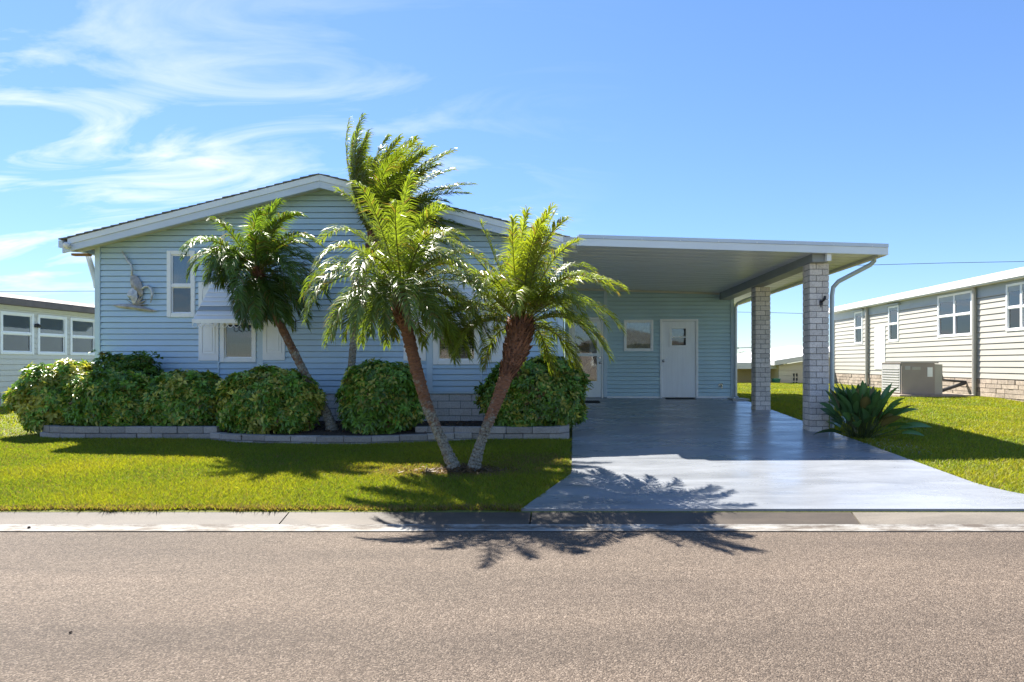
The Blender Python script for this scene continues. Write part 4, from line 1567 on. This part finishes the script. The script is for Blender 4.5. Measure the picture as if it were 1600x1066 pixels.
DP = 7.62
A_ = [at(713, 738, DP), at(692, 692, DP), at(668, 635, DP), at(650, 575, DP), at(637, 520, DP), at(626, 478, DP), at(630, 450, DP)]
palm('leaning double palm with pale lichen trunk tilting towards the house windows', A_, [0.085, 0.058, 0.066, 0.070, 0.074, 0.10, 0.09], 21, 52, 1.28, (84, -18), (0.34, 0.0, 0.0), (0.0, 1.9),
     boots=(0.80, 1.0), ll=0.27, lw=0.0125, npair=84, high=(0.27, 0.13, 0.075), droop=1.75, dead=False, rule=lambda c, s_: 20 if c < -0.3 else (25 if s_ < -0.35 and c < 0.5 else -90))
B_ = [at(738, 738, DP), at(752, 690, DP), at(775, 630, DP), at(792, 585, DP), at(805, 550, DP), at(813, 515, DP), at(815, 498, DP)]
palm('double palm with thick shaggy brown trunk top nearest the driveway', B_, [0.088, 0.058, 0.068, 0.085, 0.14, 0.145, 0.08], 22, 46, 1.22, (86, 8), (0.26, -0.05, 0.02), (0.0, 1.6),
     tint=(1.28, 1.18, 0.9), boots=(0.62, 0.98), bootr=1.9, bootlen=0.10, ll=0.26, lw=0.0125, npair=80, high=(0.30, 0.14, 0.08), droop=1.55, upright=0.35, azbias=(0.0, 0.25), dead=False, rule=lambda c, s_: 50 if s_ < -0.3 and abs(c) < 0.8 else -90)
L_ = [at(521, 680, 10.2), at(512, 650, 10.2), at(488, 605, 10.15), at(458, 548, 10.1), at(428, 486, 10.05), at(408, 440, 10.0), at(402, 422, 10.0)]
palm('dark drooping palm leaning left in front of the awning window', L_, [0.11, 0.072, 0.062, 0.060, 0.060, 0.08, 0.08], 23, 56, 1.06, (86, -50), (0.60, 0.0, 0.05), (0.0, 3.0),
     tint=(0.72, 0.85, 0.9), ll=0.28, lw=0.015, npair=80, boots=(0.86, 1.0), droop=2.4, upright=0.5, azbias=(0.0, 0.25), rule=lambda c, s_: 48 if c < -0.15 else -90)
T_ = [at(545, 640, 10.6), at(548, 590, 10.6), at(553, 530, 10.6), at(560, 470, 10.6), at(572, 420, 10.6), at(582, 380, 10.6), at(585, 366, 10.6)]
palm('slim tall palm whose crown rises above the roof ridge', T_, [0.08, 0.062, 0.058, 0.058, 0.062, 0.09, 0.09], 24, 66, 1.55, (86, 20), (0.85, -0.05, 0.22), (0.0, 5.2),
     tint=(1.05, 1.02, 0.8), ll=0.30, boots=(0.85, 1.0), droop=0.8, azbias=(0.1, 0.35), upright=0.6, npair=88, lw=0.015, rule=lambda c, s_: 66 if c < -0.1 else -90)


# dry litter gathered round the foot of the double palms
rng = np.random.default_rng(77)
n = 900
cx, cy = rng.normal(-1.22, 0.24, n), rng.normal(7.60, 0.10, n)
a = rng.uniform(0, 6.28, n)
ln, wd = rng.uniform(0.012, 0.05, n), rng.uniform(0.003, 0.010, n)
zc = 0.09 + (cy - 5.86) * 0.0432 + 0.018 + 0.05 * np.exp(-((cx + 1.22) / 0.2) ** 2) * rng.random(n)
dx, dy = np.cos(a), np.sin(a)
vv = np.stack([np.stack([cx - dx * ln, cy - dy * ln, zc], 1), np.stack([cx - dy * wd, cy + dx * wd, zc + .006], 1),
               np.stack([cx + dx * ln, cy + dy * ln, zc + rng.uniform(-.01, .03, n)], 1), np.stack([cx + dy * wd, cy - dx * wd, zc + .002], 1)], 1).reshape(-1, 3)
ff = (np.arange(n) * 4)[:, None, None] + np.array([[0, 1, 2], [0, 2, 3]])[None]
cc = np.repeat(np.array([[0.17, 0.11, 0.06]]) * rng.uniform(0.3, 1.7, (n, 1)), 4, axis=0)
tag(big_mesh('leaf_litter', vv, ff.reshape(-1, 3), M['far_leaf'], None, cc), 'dry brown litter around the foot of the double palms', 'litter', kind='stuff')

# ------------------------------------------------------------------ bird-of-paradise clump by the front column
clump = thing('paddle_leaf_plant', 'spiky clump of dark paddle leaves beside the front column', 'plant', (4.63, 10.05, 0.28))
rng = np.random.default_rng(31)
for i in range(105):
    az = rng.uniform(0, 6.28)
    el = R(rng.uniform(38, 88)) if i > 10 else R(rng.uniform(12, 34))
    b = np.array([4.63 + 0.20 * math.cos(az) * rng.random(), 10.05 + 0.2 * math.sin(az) * rng.random(), 0.28])
    d = np.array([math.cos(el) * math.cos(az), math.cos(el) * math.sin(az), math.sin(el)])
    Lp = rng.uniform(0.30, 0.54)
    Lb = rng.uniform(0.30, 0.44)
    W = rng.uniform(0.05, 0.08)
    s = np.cross(d, [0, 0, 1.0])
    s /= max(np.linalg.norm(s), 1e-3)
    tw = rng.uniform(-0.9, 0.9)
    up = np.cross(s, d)
    s = s * math.cos(tw) + up * math.sin(tw)
    up = np.cross(s, d)
    V, C = [], []
    p = b.copy()
    stations = [(0, .007), (.5, .006), (1.0, .006)]
    for t, w in stations:
        q = b + d * Lp * t
        V += [q - s * w, q + s * w, q + up * w]
        C += [np.array([0.09, 0.12, 0.035])] * 3
    Fc = []
    for k in range(2):
        for j in range(3):
            a0, a1 = k * 3 + j, k * 3 + (j + 1) % 3
            Fc += [(a0, a1, a1 + 3), (a0, a1 + 3, a0 + 3)]
    nb = len(V)
    q = b + d * Lp
    dd = d.copy()
    cl = np.array([0.075, 0.15, 0.05]) * rng.uniform(0.6, 1.6)
    if rng.random() < 0.1:
        cl = np.array([0.16, 0.13, 0.05])
    st = 6
    for k in range(st + 1):
        t = k / st
        w = W * math.sin(math.pi * min(0.98, 0.08 + t * 0.92)) ** 0.75 if k < st else 0.002
        V += [q - s * w + up * w * 0.45, q.copy(), q + s * w + up * w * 0.45]
        C += [cl, cl * 1.4, cl]
        dd = dd + np.array([0, 0, -0.09])
        dd /= np.linalg.norm(dd)
        q = q + dd * Lb / st
    for k in range(st):
        a0 = nb + k * 3
        for j in (0, 1):
            Fc += [(a0 + j, a0 + j + 1, a0 + j + 4), (a0 + j, a0 + j + 4, a0 + j + 3)]
    big_mesh('leaf', np.array(V), np.array(Fc), M['paddle_leaf'], clump, np.array(C), smooth=True)
# pale gravel round its foot
n = 420
gx, gy = rng.normal(4.78, 0.22, n), rng.normal(9.45, 0.28, n)
ok = gx > 4.46
gx, gy = gx[ok], gy[ok]
m = MB()
for x, y in zip(gx, gy):
    r = rng.uniform(0.008, 0.022)
    z = gz(y) + 0.004
    m.add([(x - r, y, z), (x, y - r, z), (x + r, y, z), (x, y + r, z), (x + r * .2, y, z + r * .9)], [(0, 1, 4), (1, 2, 4), (2, 3, 4), (3, 0, 4)])
tag(m.build('gravel', M['pebble']), 'scatter of pale gravel beside the driveway edge', 'gravel', kind='stuff')

# ------------------------------------------------------------------ neighbour on the right
XN = 11.0
FN = Frame((XN, 0, 0), (0, -1, 0), (-1, 0, 0))   # u = -y
nb_house = thing('neighbor_house', 'cream sided house with white fascia across the lawn on the right', 'house', (XN + 3, 20, 0.5))
yo = lambda px: -XN * 1000 / (px - 885)          # u of a pixel column on that wall
zn = lambda px, py: HC + (568 - py) * (XN / (px - 885))
zb_, zf0, zf1 = 1.06, 3.50, 3.72
wins = [(yo(1336), yo(1348.5), zn(1342, 538), zn(1342, 487)), (yo(1389), yo(1405), zn(1397, 534), zn(1397, 478)),
        (yo(1466), yo(1520), zn(1495, 526), zn(1495, 458)), (yo(1573), yo(1622), zn(1590, 517), zn(1590, 442))]
ndoor = (yo(1368), yo(1384), zn(1376, 577), zn(1376, 511))
siding(FN, nb_house, -26.3, -12.0, zb_, 3.22, 0.152, [(w_[0] + .02, w_[1] - .02, w_[2] + .02, w_[3] - .02) for w_ in wins + [ndoor]], M['cream'], lap=0.02, groove=0.014)
m = MB(); FN.box(m, -26.3, -12.0, 3.22, zf0, -0.02, 0.012); m.build('frieze_board', M['frieze'], nb_house)
m = MB(); FN.box(m, -26.6, -12.0, zf0 + 0.03, zf1, -0.3, 0.22); m.build('eave_fascia', M['white'], nb_house)
m = MB(); FN.box(m, -26.55, -12.0, zf0 - 0.01, zf0 + 0.028, -0.1, 0.2); m.build('eave_soffit', M['soffit'], nb_house)
m = MB(); m.hexa([Vector((XN - 0.1, 12, zf1 - .01)), Vector((XN + 4, 12, zf1 + 0.75)), Vector((XN + 4, 26.6, zf1 + .75)), Vector((XN - .1, 26.6, zf1 - .01)),
                  Vector((XN - 0.1, 12, zf1 + .03)), Vector((XN + 4, 12, zf1 + 0.8)), Vector((XN + 4, 26.6, zf1 + .8)), Vector((XN - .1, 26.6, zf1 + .03))]); m.build('roof', M['whiteroof'], nb_house)
m = MB(); m.box((XN + 0.03, 26.2, 0.4), (XN + 8, 26.3, zf0)); m.build('end_wall', M['cream'], nb_house)
m = MB(); m.box((XN + 0.03, 12.0, 0.4), (XN + 8, 12.1, zf0)); m.build('end_wall', M['cream'], nb_house)
m = MB(); m.box((XN + 7.9, 12.11, 0.4), (XN + 8, 26.19, zf0)); m.build('rear_wall', M['cream'], nb_house)
m = MB(); FN.box(m, -26.3, -26.2, 0.5, 3.22, -0.02, 0.03); m.build('corner_board', M['creamtrim'], nb_house)
for i, w_ in enumerate(wins):
    wo = window(FN, nb_house, *w_, fw=0.06, depth=0.03, rail=0.5, panes=(M['screen'], M['glass_bright']), mull=(i >= 2))
    backing(FN, nb_house, w_[0] + .02, w_[1] - .02, w_[2] + .02, w_[3] - .02, 0.6)
    if i < 2:
        h = MB(); FN.box(h, w_[0] - 0.1, w_[1] + 0.1, w_[3] + 0.01, w_[3] + 0.06, 0.0, 0.1); h.build('drip_hood', M['frieze'], wo)
m = MB(); FN.box(m, *ndoor, -0.03, 0.03); dd_ = m.build('door', M['white'], nb_house, bevel=0.004)
m = MB(); FN.box(m, ndoor[0] + .08, ndoor[1] - .08, ndoor[2] + .08, ndoor[3] - .08, 0.031, 0.038); m.build('door_panel', M['door'], dd_)
for px in (1357, 1526):
    u = yo(px)
    m = MB(); m.tube([FN.pt(u, zf0 + 0.05, 0.12), FN.pt(u, zf0 - 0.1, 0.07), FN.pt(u, 0.62, 0.07), FN.pt(u + 0.02, 0.53, 0.2)], 0.052, 8); m.build('downspout', M['creamtrim'], nb_house)
# rough stone skirting
m = MB(); FN.box(m, -26.3, -12.0, 0.3, zb_ - 0.01, -0.1, -0.02); m.build('mortar_bed', M['mortar'], nb_house)
hgt = (zb_ - 0.02 - 0.46) / 5
for k in range(5):
    u = -26.3 + (0.0 if k % 2 else -0.12)
    while u < -12.0:
        l = random.uniform(0.22, 0.40)
        a, b = max(u, -26.3) + 0.006, min(u + l, -12.0) - 0.006
        u += l
        if b - a > 0.05:
            m = MB(); FN.box(m, a, b, 0.46 + k * hgt + .006, 0.46 + (k + 1) * hgt - .006, -0.06, 0.004 + random.uniform(0, 0.02)); m.build('stone', M['stone_brown'], nb_house)

# packaged air conditioner on its slab
def box_thing(m, a, b):
    return m.box(a, b)


ay = 17.0
ax0, ax1 = X(1377, ay), X(1474, ay)
acz = gz(ay) + 0.06
ac = thing('air_conditioner', 'taupe packaged air conditioner on a low slab beside the cream house', 'air conditioner', ((ax0 + ax1) / 2, ay + 0.4, acz))
zt = Z(568, ay)
m = MB(); m.box((X(1409, ay), ay, acz + 0.02), (X(1461, ay), ay + 1.1, zt)); m.build('cabinet', M['ac'], ac, bevel=0.012)
m = MB(); m.box((X(1409, ay) - 0.02, ay + 0.05, acz + 0.05), (X(1409, ay) - 0.001, ay + 1.05, zt - 0.02)); m.build('coil_panel', M['ac_grey'], ac, bevel=0.012)
m = MB(); m.box((X(1461.4, ay), ay + 0.03, acz + 0.02), (ax1, ay + 0.8, zt - 0.02)); m.build('duct_hood', M['creamtrim'], ac, bevel=0.01)
m = MB(); m.box((X(1407, ay), ay - 0.02, zt + 0.001), (X(1466, ay), ay + 1.12, zt + 0.03)); m.build('lid', M['ac'], ac)
m = MB(); m.box((X(1449, ay), ay - 0.008, Z(589, ay)), (X(1457, ay), ay - 0.001, Z(574, ay))); m.build('data_plate', M['white'], ac)
m = MB(); m.box((X(1425, ay), ay - 0.008, Z(578, ay)), (X(1438, ay), ay - 0.001, Z(573.5, ay))); m.build('vent_label', M['creamtrim'], ac)
m = MB(); m.box((X(1414, ay), ay - 0.008, Z(578, ay)), (X(1422, ay), ay - 0.001, Z(572, ay))); m.build('access_plate', M['ac_grey'], ac)
for i in range(9):
    z = acz + 0.12 + i * 0.07
    m = MB(); m.box((X(1409, ay) - 0.032, ay + 0.1, z), (X(1409, ay) - 0.021, ay + 1.0, z + 0.02)); m.build('louver', M['ac_grey'], ac)
pipe = MB(); pipe.tube([Vector((ax1 - 0.02, ay + 0.3, zt - 0.05)), Vector((ax1 + 0.12, ay + 0.35, zt - 0.15)), Vector((ax1 + 0.28, ay + 0.5, zt - 0.45)), Vector((XN - 0.02, ay + 0.6, zt - 0.5))], 0.03, 7)
pipe.tube([Vector((ax1 - 0.02, ay + 0.4, acz + 0.2)), Vector((ax1 + 0.2, ay + 0.42, acz + 0.1)), Vector((XN - 0.05, ay + 0.6, acz + 0.3))], 0.05, 7)
pipe.build('conduit', M['iron'], ac)
m = MB(); m.box((X(1400, ay), ay - 0.2, gz(ay) - 0.05), (X(1515, ay), ay + 1.05, acz + 0.018))
tag(m.build('equipment_slab', M['stone_brown'], None, bevel=0.01), 'low brown slab under the air conditioner', 'slab')

# ------------------------------------------------------------------ neighbour on the left
XL = -13.0
FL = Frame((XL, 0, 0), (0, 1, 0), (1, 0, 0))
lh = thing('neighbor_house', 'bone coloured house with brown roof edge and three windows on the left', 'house', (XL - 3, 17, 0.45))
yl_ = lambda px: 13.0 * 1000 / (885 - px)
lw_ = [(yl_(-1), yl_(51.5)), (yl_(57.5), yl_(103)), (yl_(108.5), yl_(149)), (yl_(-60), yl_(-8))]
zl0, zl1 = HC + 0.0165 * 13, HC + 0.093 * 13
siding(FL, lh, 12.2, 22, 0.78, 2.72, 0.13, [(a + .02, b - .02, zl0 + .02, zl1 - .02) for a, b in lw_], M['leftwall'], lap=0.016, groove=0.012)
for a, b in lw_:
    wo = window(FL, lh, a, b, zl0, zl1, fw=0.065, rail=0.5, panes=(M['screen'], M['glass_bright']))
    backing(FL, lh, a + .02, b - .02, zl0 + .02, zl1 - .02, 0.7)
m = MB(); FL.box(m, 12.0, 22.2, 2.72, 2.80, -0.05, 0.06); m.build('frieze_board', M['soffit'], lh)
m = MB(); FL.box(m, 11.9, 22.4, 2.80, 2.93, -0.3, 0.28); m.build('roof_edge', M['brownroof'], lh)
m = MB(); m.hexa([Vector((XL + 0.26, 11.9, 2.931)), Vector((XL + 0.26, 22.4, 2.931)), Vector((XL - 4, 22.4, 3.5)), Vector((XL - 4, 11.9, 3.5)),
                  Vector((XL + 0.26, 11.9, 2.96)), Vector((XL + 0.26, 22.4, 2.96)), Vector((XL - 4, 22.4, 3.56)), Vector((XL - 4, 11.9, 3.56))]); m.build('roof', M['brownroof'], lh)
m = MB(); m.box((XL - 8, 12.0, 0.3), (XL - 0.04, 12.1, 2.8)); m.build('end_wall', M['leftwall'], lh)
m = MB(); m.box((XL - 8, 21.9, 0.3), (XL - 0.04, 22, 2.8)); m.build('end_wall', M['leftwall'], lh)
m = MB(); m.box((XL - 8, 12.11, 0.3), (XL - 7.9, 21.89, 2.8)); m.build('rear_wall', M['leftwall'], lh)
for i in range(76):
    u = 12.3 + i * 0.127
    m = MB(); FL.box(m, u, u + 0.105, 0.42, 0.77, -0.06, 0.0 + 0.008 * (i % 2)); m.build('skirt_panel', M['leftwall'], lh)
m = MB(); FL.box(m, 12.2, 22, 0.2, 0.74, -0.10, -0.062); m.build('skirt_backing', M['creamtrim'], lh)
m = MB(); FL.box(m, 12.2, 22, 0.3, 0.50, 0.01, 0.10); m.build('footing', M['ac_grey'], lh)
m = MB(); c = FL.pt(yl_(54.5), Z(509, 15.65), 0.0)
m.tube([c, c + Vector((0.07, 0, 0.0)), c + Vector((0.12, 0, -0.02))], [0.045, 0.055, 0.04], 10)
m.build('wall_light', M['iron'], lh)

# ------------------------------------------------------------------ far house between the columns
DF = 27.0
fh = thing('far_house', 'tan house with white roof seen between the brick columns', 'house', (X(1230, DF), DF, 0.6))
gxa, gxb = X(1217, DF), X(1345, DF)
zg0 = 0.5
FF = Frame((0, DF, 0), (1, 0, 0), (0, -1, 0))
slope = 0.16
ze_ = Z(571, DF)
gw = (X(1238, DF), X(1247, DF), Z(602.5, DF), Z(583, DF))
siding(FF, fh, gxa, gxb, zg0, ze_ + 1.2, 0.22, [gw], M['tan_pale'], [(-slope, 1, ze_ - slope * gxa)], lap=0.02, groove=0.012)
m = MB()
FF.box(m, gw[0], gw[1], gw[2], gw[3], -0.3, -0.05)
m.build('window_recess', M['dark'], fh)
for i in range(4):
    z = gw[2] + (gw[3] - gw[2]) * i / 3
    m = MB(); FF.box(m, gw[0], gw[1], z - 0.02, z + 0.02, -0.03, 0.03); m.build('grille_bar', M['tan_pale'], fh)
for i in range(3):
    u = gw[0] + (gw[1] - gw[0]) * i / 2
    m = MB(); FF.box(m, u - 0.02, u + 0.02, gw[2], gw[3], -0.03, 0.028); m.build('grille_bar', M['tan_pale'], fh)
F2 = Frame((0, DF + 1.6, 0), (1, 0, 0), (0, -1, 0))
siding(F2, fh, X(1120, DF), gxa + 0.1, zg0, ze_ + 0.1, 0.2, [], M['tan'], lap=0.02, groove=0.012)
m = MB(); m.box((gxa, DF + 0.03, zg0), (gxa + 0.1, DF + 8, ze_)); m.build('side_wall', M['tan'], fh)
m = MB(); m.hexa([Vector((X(1110, DF), DF + 0.3, ze_ - 0.15)), Vector((gxa + 0.02, DF + 0.3, ze_ - 0.15)), Vector((gxa + .02, DF + 9, ze_ + .55)), Vector((X(1110, DF), DF + 9, ze_ + .55)),
                  Vector((X(1110, DF), DF + 0.3, ze_ + 0.12)), Vector((gxa + 0.02, DF + 0.3, ze_ + 0.12)), Vector((gxa + .02, DF + 9, ze_ + .78)), Vector((X(1110, DF), DF + 9, ze_ + .78))]); m.build('roof', M['whiteroof'], fh)
m = MB(); m.hexa([Vector((gxa - 0.3, DF - 0.35, ze_ + 0.0)), Vector((gxb, DF - 0.35, ze_ + slope * (gxb - gxa) + 0.03)), Vector((gxb, DF + 9, ze_ + slope * (gxb - gxa) + 0.1)), Vector((gxa - .3, DF + 9, ze_ + .1)),
                  Vector((gxa - 0.3, DF - 0.35, ze_ + 0.2)), Vector((gxb, DF - 0.35, ze_ + slope * (gxb - gxa) + 0.25)), Vector((gxb, DF + 9, ze_ + slope * (gxb - gxa) + 0.5)), Vector((gxa - .3, DF + 9, ze_ + .5))]); m.build('gable_roof', M['whiteroof'], fh)
m = MB()
bx, by = X(1209.5, DF), DF - 0.2
m.hexa([Vector((bx, by, 0.58)), Vector((bx + 0.16, by, .58)), Vector((bx + .16, by + .4, .58)), Vector((bx, by + .4, .58)), Vector((bx - .03, by - .03, .78)), Vector((bx + .19, by - .03, .78)), Vector((bx + .19, by + .43, .78)), Vector((bx - .03, by + .43, .78))])
m.box((bx - .05, by - .05, .785), (bx + .21, by + .45, .81))
tag(m.build('garden_bin', M['green_bin']), 'small green lidded bin at the wall of the far tan house', 'bin')
# far street lamp and the far tree tops
m = MB()
q = at(1150, 548, 70)
m.tube([Vector((q.x + 3.6, 70, 0.4)), Vector((q.x + 3.6, 70, q.z - 0.5)), Vector((q.x + 3.0, 70, q.z + 0.05)), Vector((q.x + 1.5, 70, q.z + 0.35)), Vector((q.x + 0.2, 70, q.z + 0.3))], [0.09, 0.07, 0.06, 0.05, 0.05], 6)
m.box((q.x - 0.35, 69.9, q.z + 0.2), (q.x + 0.3, 70.1, q.z + 0.36))
tag(m.build('street_lamp', M['frieze']), 'distant curved street lamp above the far white roof', 'street lamp')


def far_tree(label, px, py, D, rx, rzz, seed):
    rng = np.random.default_rng(seed)
    t = at(px, py, D)
    root = thing('distant_tree', label, 'tree', (t.x, D, 0.5), 'distant treetops')
    n = 500
    d = rng.normal(size=(n, 3))
    d /= np.linalg.norm(d, axis=1, keepdims=True)
    p = np.array([t.x, D, t.z - rzz]) + d * (rng.uniform(0.3, 1, n) ** 0.5 * (1 + 0.25 * np.sin(d[:, 0] * 6)))[:, None] * np.array([rx, rx, rzz])
    V, Fc, C = leaflets(p, d + np.array([0, 0, 0.3]), rng, 5, 0.38, 0.2, np.array([[0.045, 0.075, 0.03]]) * rng.uniform(0.6, 1.3, (n, 1)))
    big_mesh('crown', V, Fc, M['far_leaf'], root, C)
    m = MB(); m.tube([Vector((t.x, D, 0.4)), Vector((t.x, D, t.z - rzz))], [0.2, 0.1], 7); m.build('trunk', M['stem'], root)


far_tree('distant treetop beside the shed corner above the white roof', 1158, 552, 75, 1.6, 1.0, 41)
far_tree('distant treetop showing right of the rear brick column', 1206, 549, 75, 1.9, 0.9, 42)

# the houses facing across the street, which the window glass mirrors
def across(label, x0, x1, y, wall, roofm):
    h = thing('facing_house', label, 'house', ((x0 + x1) / 2, y, 0.3))
    F = Frame((0, y, 0), (1, 0, 0), (0, 1, 0))
    m = MB(); m.box((x0, y - 8, 0.2), (x1, y, 2.9)); m.build('wall', wall, h)
    xm = (x0 + x1) / 2
    m = MB()
    m.add([(x0 - .4, y + .4, 2.85), (x1 + .4, y + .4, 2.85), (xm, y + .4, 4.1), (x0 - .4, y - 8.4, 2.85), (x1 + .4, y - 8.4, 2.85), (xm, y - 8.4, 4.1)],
          [(0, 1, 2), (5, 4, 3), (0, 2, 5, 3), (1, 4, 5, 2), (0, 3, 4, 1)])
    m.build('roof', roofm, h)
    for k in range(3):
        u = x0 + (x1 - x0) * (k + 0.6) / 3.4
        m = MB(); F.box(m, u - .55, u + .55, 1.3, 2.5, 0.0, 0.05); wo = m.build('window', M['white'], h)
        m = MB(); F.box(m, u - .46, u + .46, 1.39, 2.41, 0.051, 0.056); m.build('pane', M['dark'], wo)


across('brown roofed facing house mirrored in the window glass across the street', -13, -4, -15, M['ac'], M['brownroof'])
across('taupe facing house mirrored in the storm door across the street', 1, 9, -16, M['ac'], M['shingle'])
# overhead wires
def wire(label, pts, r):
    m = MB(); m.tube(pts, r, 5)
    tag(m.build('overhead_wire', M['wire']), label, 'wire', 'overhead utility wires')


wire('thin utility wire crossing the sky above the left brown roof', [at(-500, 457, 45), at(0, 455.5, 45), at(148, 455, 45), at(420, 453, 45)], 0.018)
wire('upper utility wire crossing the sky above the cream house', [at(1130, 430, 45), at(1330, 415, 45), at(1480, 411, 45), at(1800, 405, 45)], 0.018)
wire('lower utility wire passing behind the brick columns', [at(1100, 487, 50), at(1200, 488.5, 50), at(1290, 491, 50), at(1460, 494, 50)], 0.016)

# two bits of debris on the asphalt
for (px, py, lab) in ((45, 828, 'small dark seed pod on the white edge line'), (110, 992, 'small dark dry leaf lying on the open asphalt')):
    D = HC * 1000 / (py - 568)
    m = MB()
    c = Vector((X(px, D), D, 0.018 if py < 900 else 0.012))
    r = 0.014 if py < 900 else 0.009
    ring = [(c.x + r * (1 + .3 * math.sin(3 * a)) * math.cos(a), c.y + r * math.sin(a), c.z) for a in [k * math.pi / 4 for k in range(8)]]
    m.add(ring + [(x * .5 + c.x * .5, y * .5 + c.y * .5, c.z + r * .9) for x, y, z in ring], [(k, (k + 1) % 8, 8 + (k + 1) % 8, 8 + k) for k in range(8)] + [tuple(range(8, 16))])
    tag(m.build('fallen_debris', M['debris']), lab, 'debris')


# ------------------------------------------------------------------ grass
def grass(name, label, n, sampler, seed, h=(0.024, 0.052), w=0.0068, keep=None):
    rng = np.random.default_rng(seed)
    x, y = sampler(rng, n)
    if keep is not None:
        k = keep(x, y)
        x, y = x[k], y[k]
    n = len(x)
    z = np.where(y < 5.86, 0.06, np.where(y < 16.4, 0.09 + (y - 5.86) * 0.0432, np.minimum(0.545 + (y - 16.4) * 0.005, 0.62)))
    a = rng.uniform(0, 6.28, n)
    # growth and colour vary in patches
    pat = 0.5 + 0.25 * np.sin(x * 1.7 + np.sin(y * 1.3) * 2) + 0.25 * np.sin(y * 3.1 + x * 0.8 + 1.0) * np.sin(x * 2.9)
    dead = np.exp(-(((x + 1.45) / 0.95) ** 2 + ((y - 7.62) / 0.30) ** 2)) * 1.15
    dead += np.exp(-(((x + 0.35) / 0.75) ** 2 + ((y - 8.25) / 0.4) ** 2)) * 0.45
    dead += np.exp(-(((x + 8.0) / 0.9) ** 2 + ((y - 7.4) / 0.35) ** 2)) * 0.25
    hh = rng.uniform(h[0], h[1], n) * (0.75 + 0.5 * pat) * (1 - 0.55 * np.clip(dead, 0, 1))
    dist = np.maximum(1.0, y / 7.5)
    ww = w * rng.uniform(0.7, 1.3, n) * dist
    lean = rng.uniform(0.3, 1.6, n) * hh
    la = rng.uniform(0, 6.28, n)
    b0 = np.stack([x - np.cos(a) * ww, y - np.sin(a) * ww, z - 0.005], 1)
    b1 = np.stack([x + np.cos(a) * ww, y + np.sin(a) * ww, z - 0.005], 1)
    tp_ = np.stack([x + np.cos(la) * lean, y + np.sin(la) * lean, z + hh], 1)
    V = np.stack([b0, b1, tp_], 1).reshape(-1, 3)
    Fc = np.arange(n * 3).reshape(-1, 3)
    g = np.array([0.175, 0.245, 0.028])
    yl = np.array([0.37, 0.345, 0.03])
    br = np.array([0.30, 0.215, 0.11])
    f = np.clip(pat[:, None] * 0.7 + rng.uniform(-0.35, 0.45, (n, 1)), 0, 1)
    c = g * (1 - f) + yl * f
    isb = (rng.random(n) < 0.07 + 0.10 * (pat < 0.25) + np.clip(dead, 0, 1) * 0.85) | ((y < 6.0) & (rng.random(n) < 0.6))
    c = np.where(isb[:, None], br * rng.uniform(0.5, 1.2, (n, 1)), c * rng.uniform(0.75, 1.25, (n, 1)))
    C = np.repeat(c, 3, axis=0)
    o = big_mesh(name, V, Fc, M['grass'], None, C)
    return tag(o, label, 'grass', kind='stuff')


def keep_left(x, y):
    d = np.where(y < 7.42, -0.42 + (y - 5.87) * (0.48 / 1.55), 0.06)
    k = x < d - 0.015 + 0.02 * np.sin(y * 9)
    front = np.interp(x, [-8.4, -8.0, -5.45, -5.1, -4.5, -3.6, -2.9, -2.3, -1.75, -1.4, 0.05], [10.2, 9.95, 9.86, 9.64, 9.5, 9.4, 9.41, 9.54, 9.72, 9.87, 9.87])
    k &= (y < front - 0.01) | (x < -8.47)
    k &= (x / np.maximum(y, 1)) > -0.93
    k &= ~((x < -12.9) & (y > 11.9))
    k &= y > 5.905 + 0.018 * np.sin(x * 5) + 0.012 * np.sin(x * 17)
    return k


def near(x0, x1, y0, y1):
    return lambda r, n: (r.uniform(x0, x1, n), y0 + (y1 - y0) * r.random(n) ** 1.25)


grass('grass', 'sunlit front lawn between the road and the planter', 420000, near(-9.2, 0.1, 5.84, 10.1), 51, keep=keep_left)
grass('grass', 'strip of lawn running back beside the left house', 60000, near(-16, -8.4, 9.0, 22), 52, keep=keep_left)


def keep_right(x, y):
    d = np.where(y < 7, 4.42 + np.maximum(0, 7 - y) ** 2 * 0.55, 4.42)
    k = x > d + 0.015 + 0.02 * np.sin(y * 8)
    k &= ~((x > 4.0) & (x < 4.4) & (y > 10.6) & (y < 11))
    k &= x < 10.98
    k &= (x / np.maximum(y, 1)) < 0.75
    k &= ~((x > 8.3) & (x < 10.9) & (y > 16.8) & (y < 18.1))
    return k


grass('grass', 'lawn sloping between the driveway and the cream house', 330000, near(4.35, 11, 5.9, 27), 53, keep=keep_right)
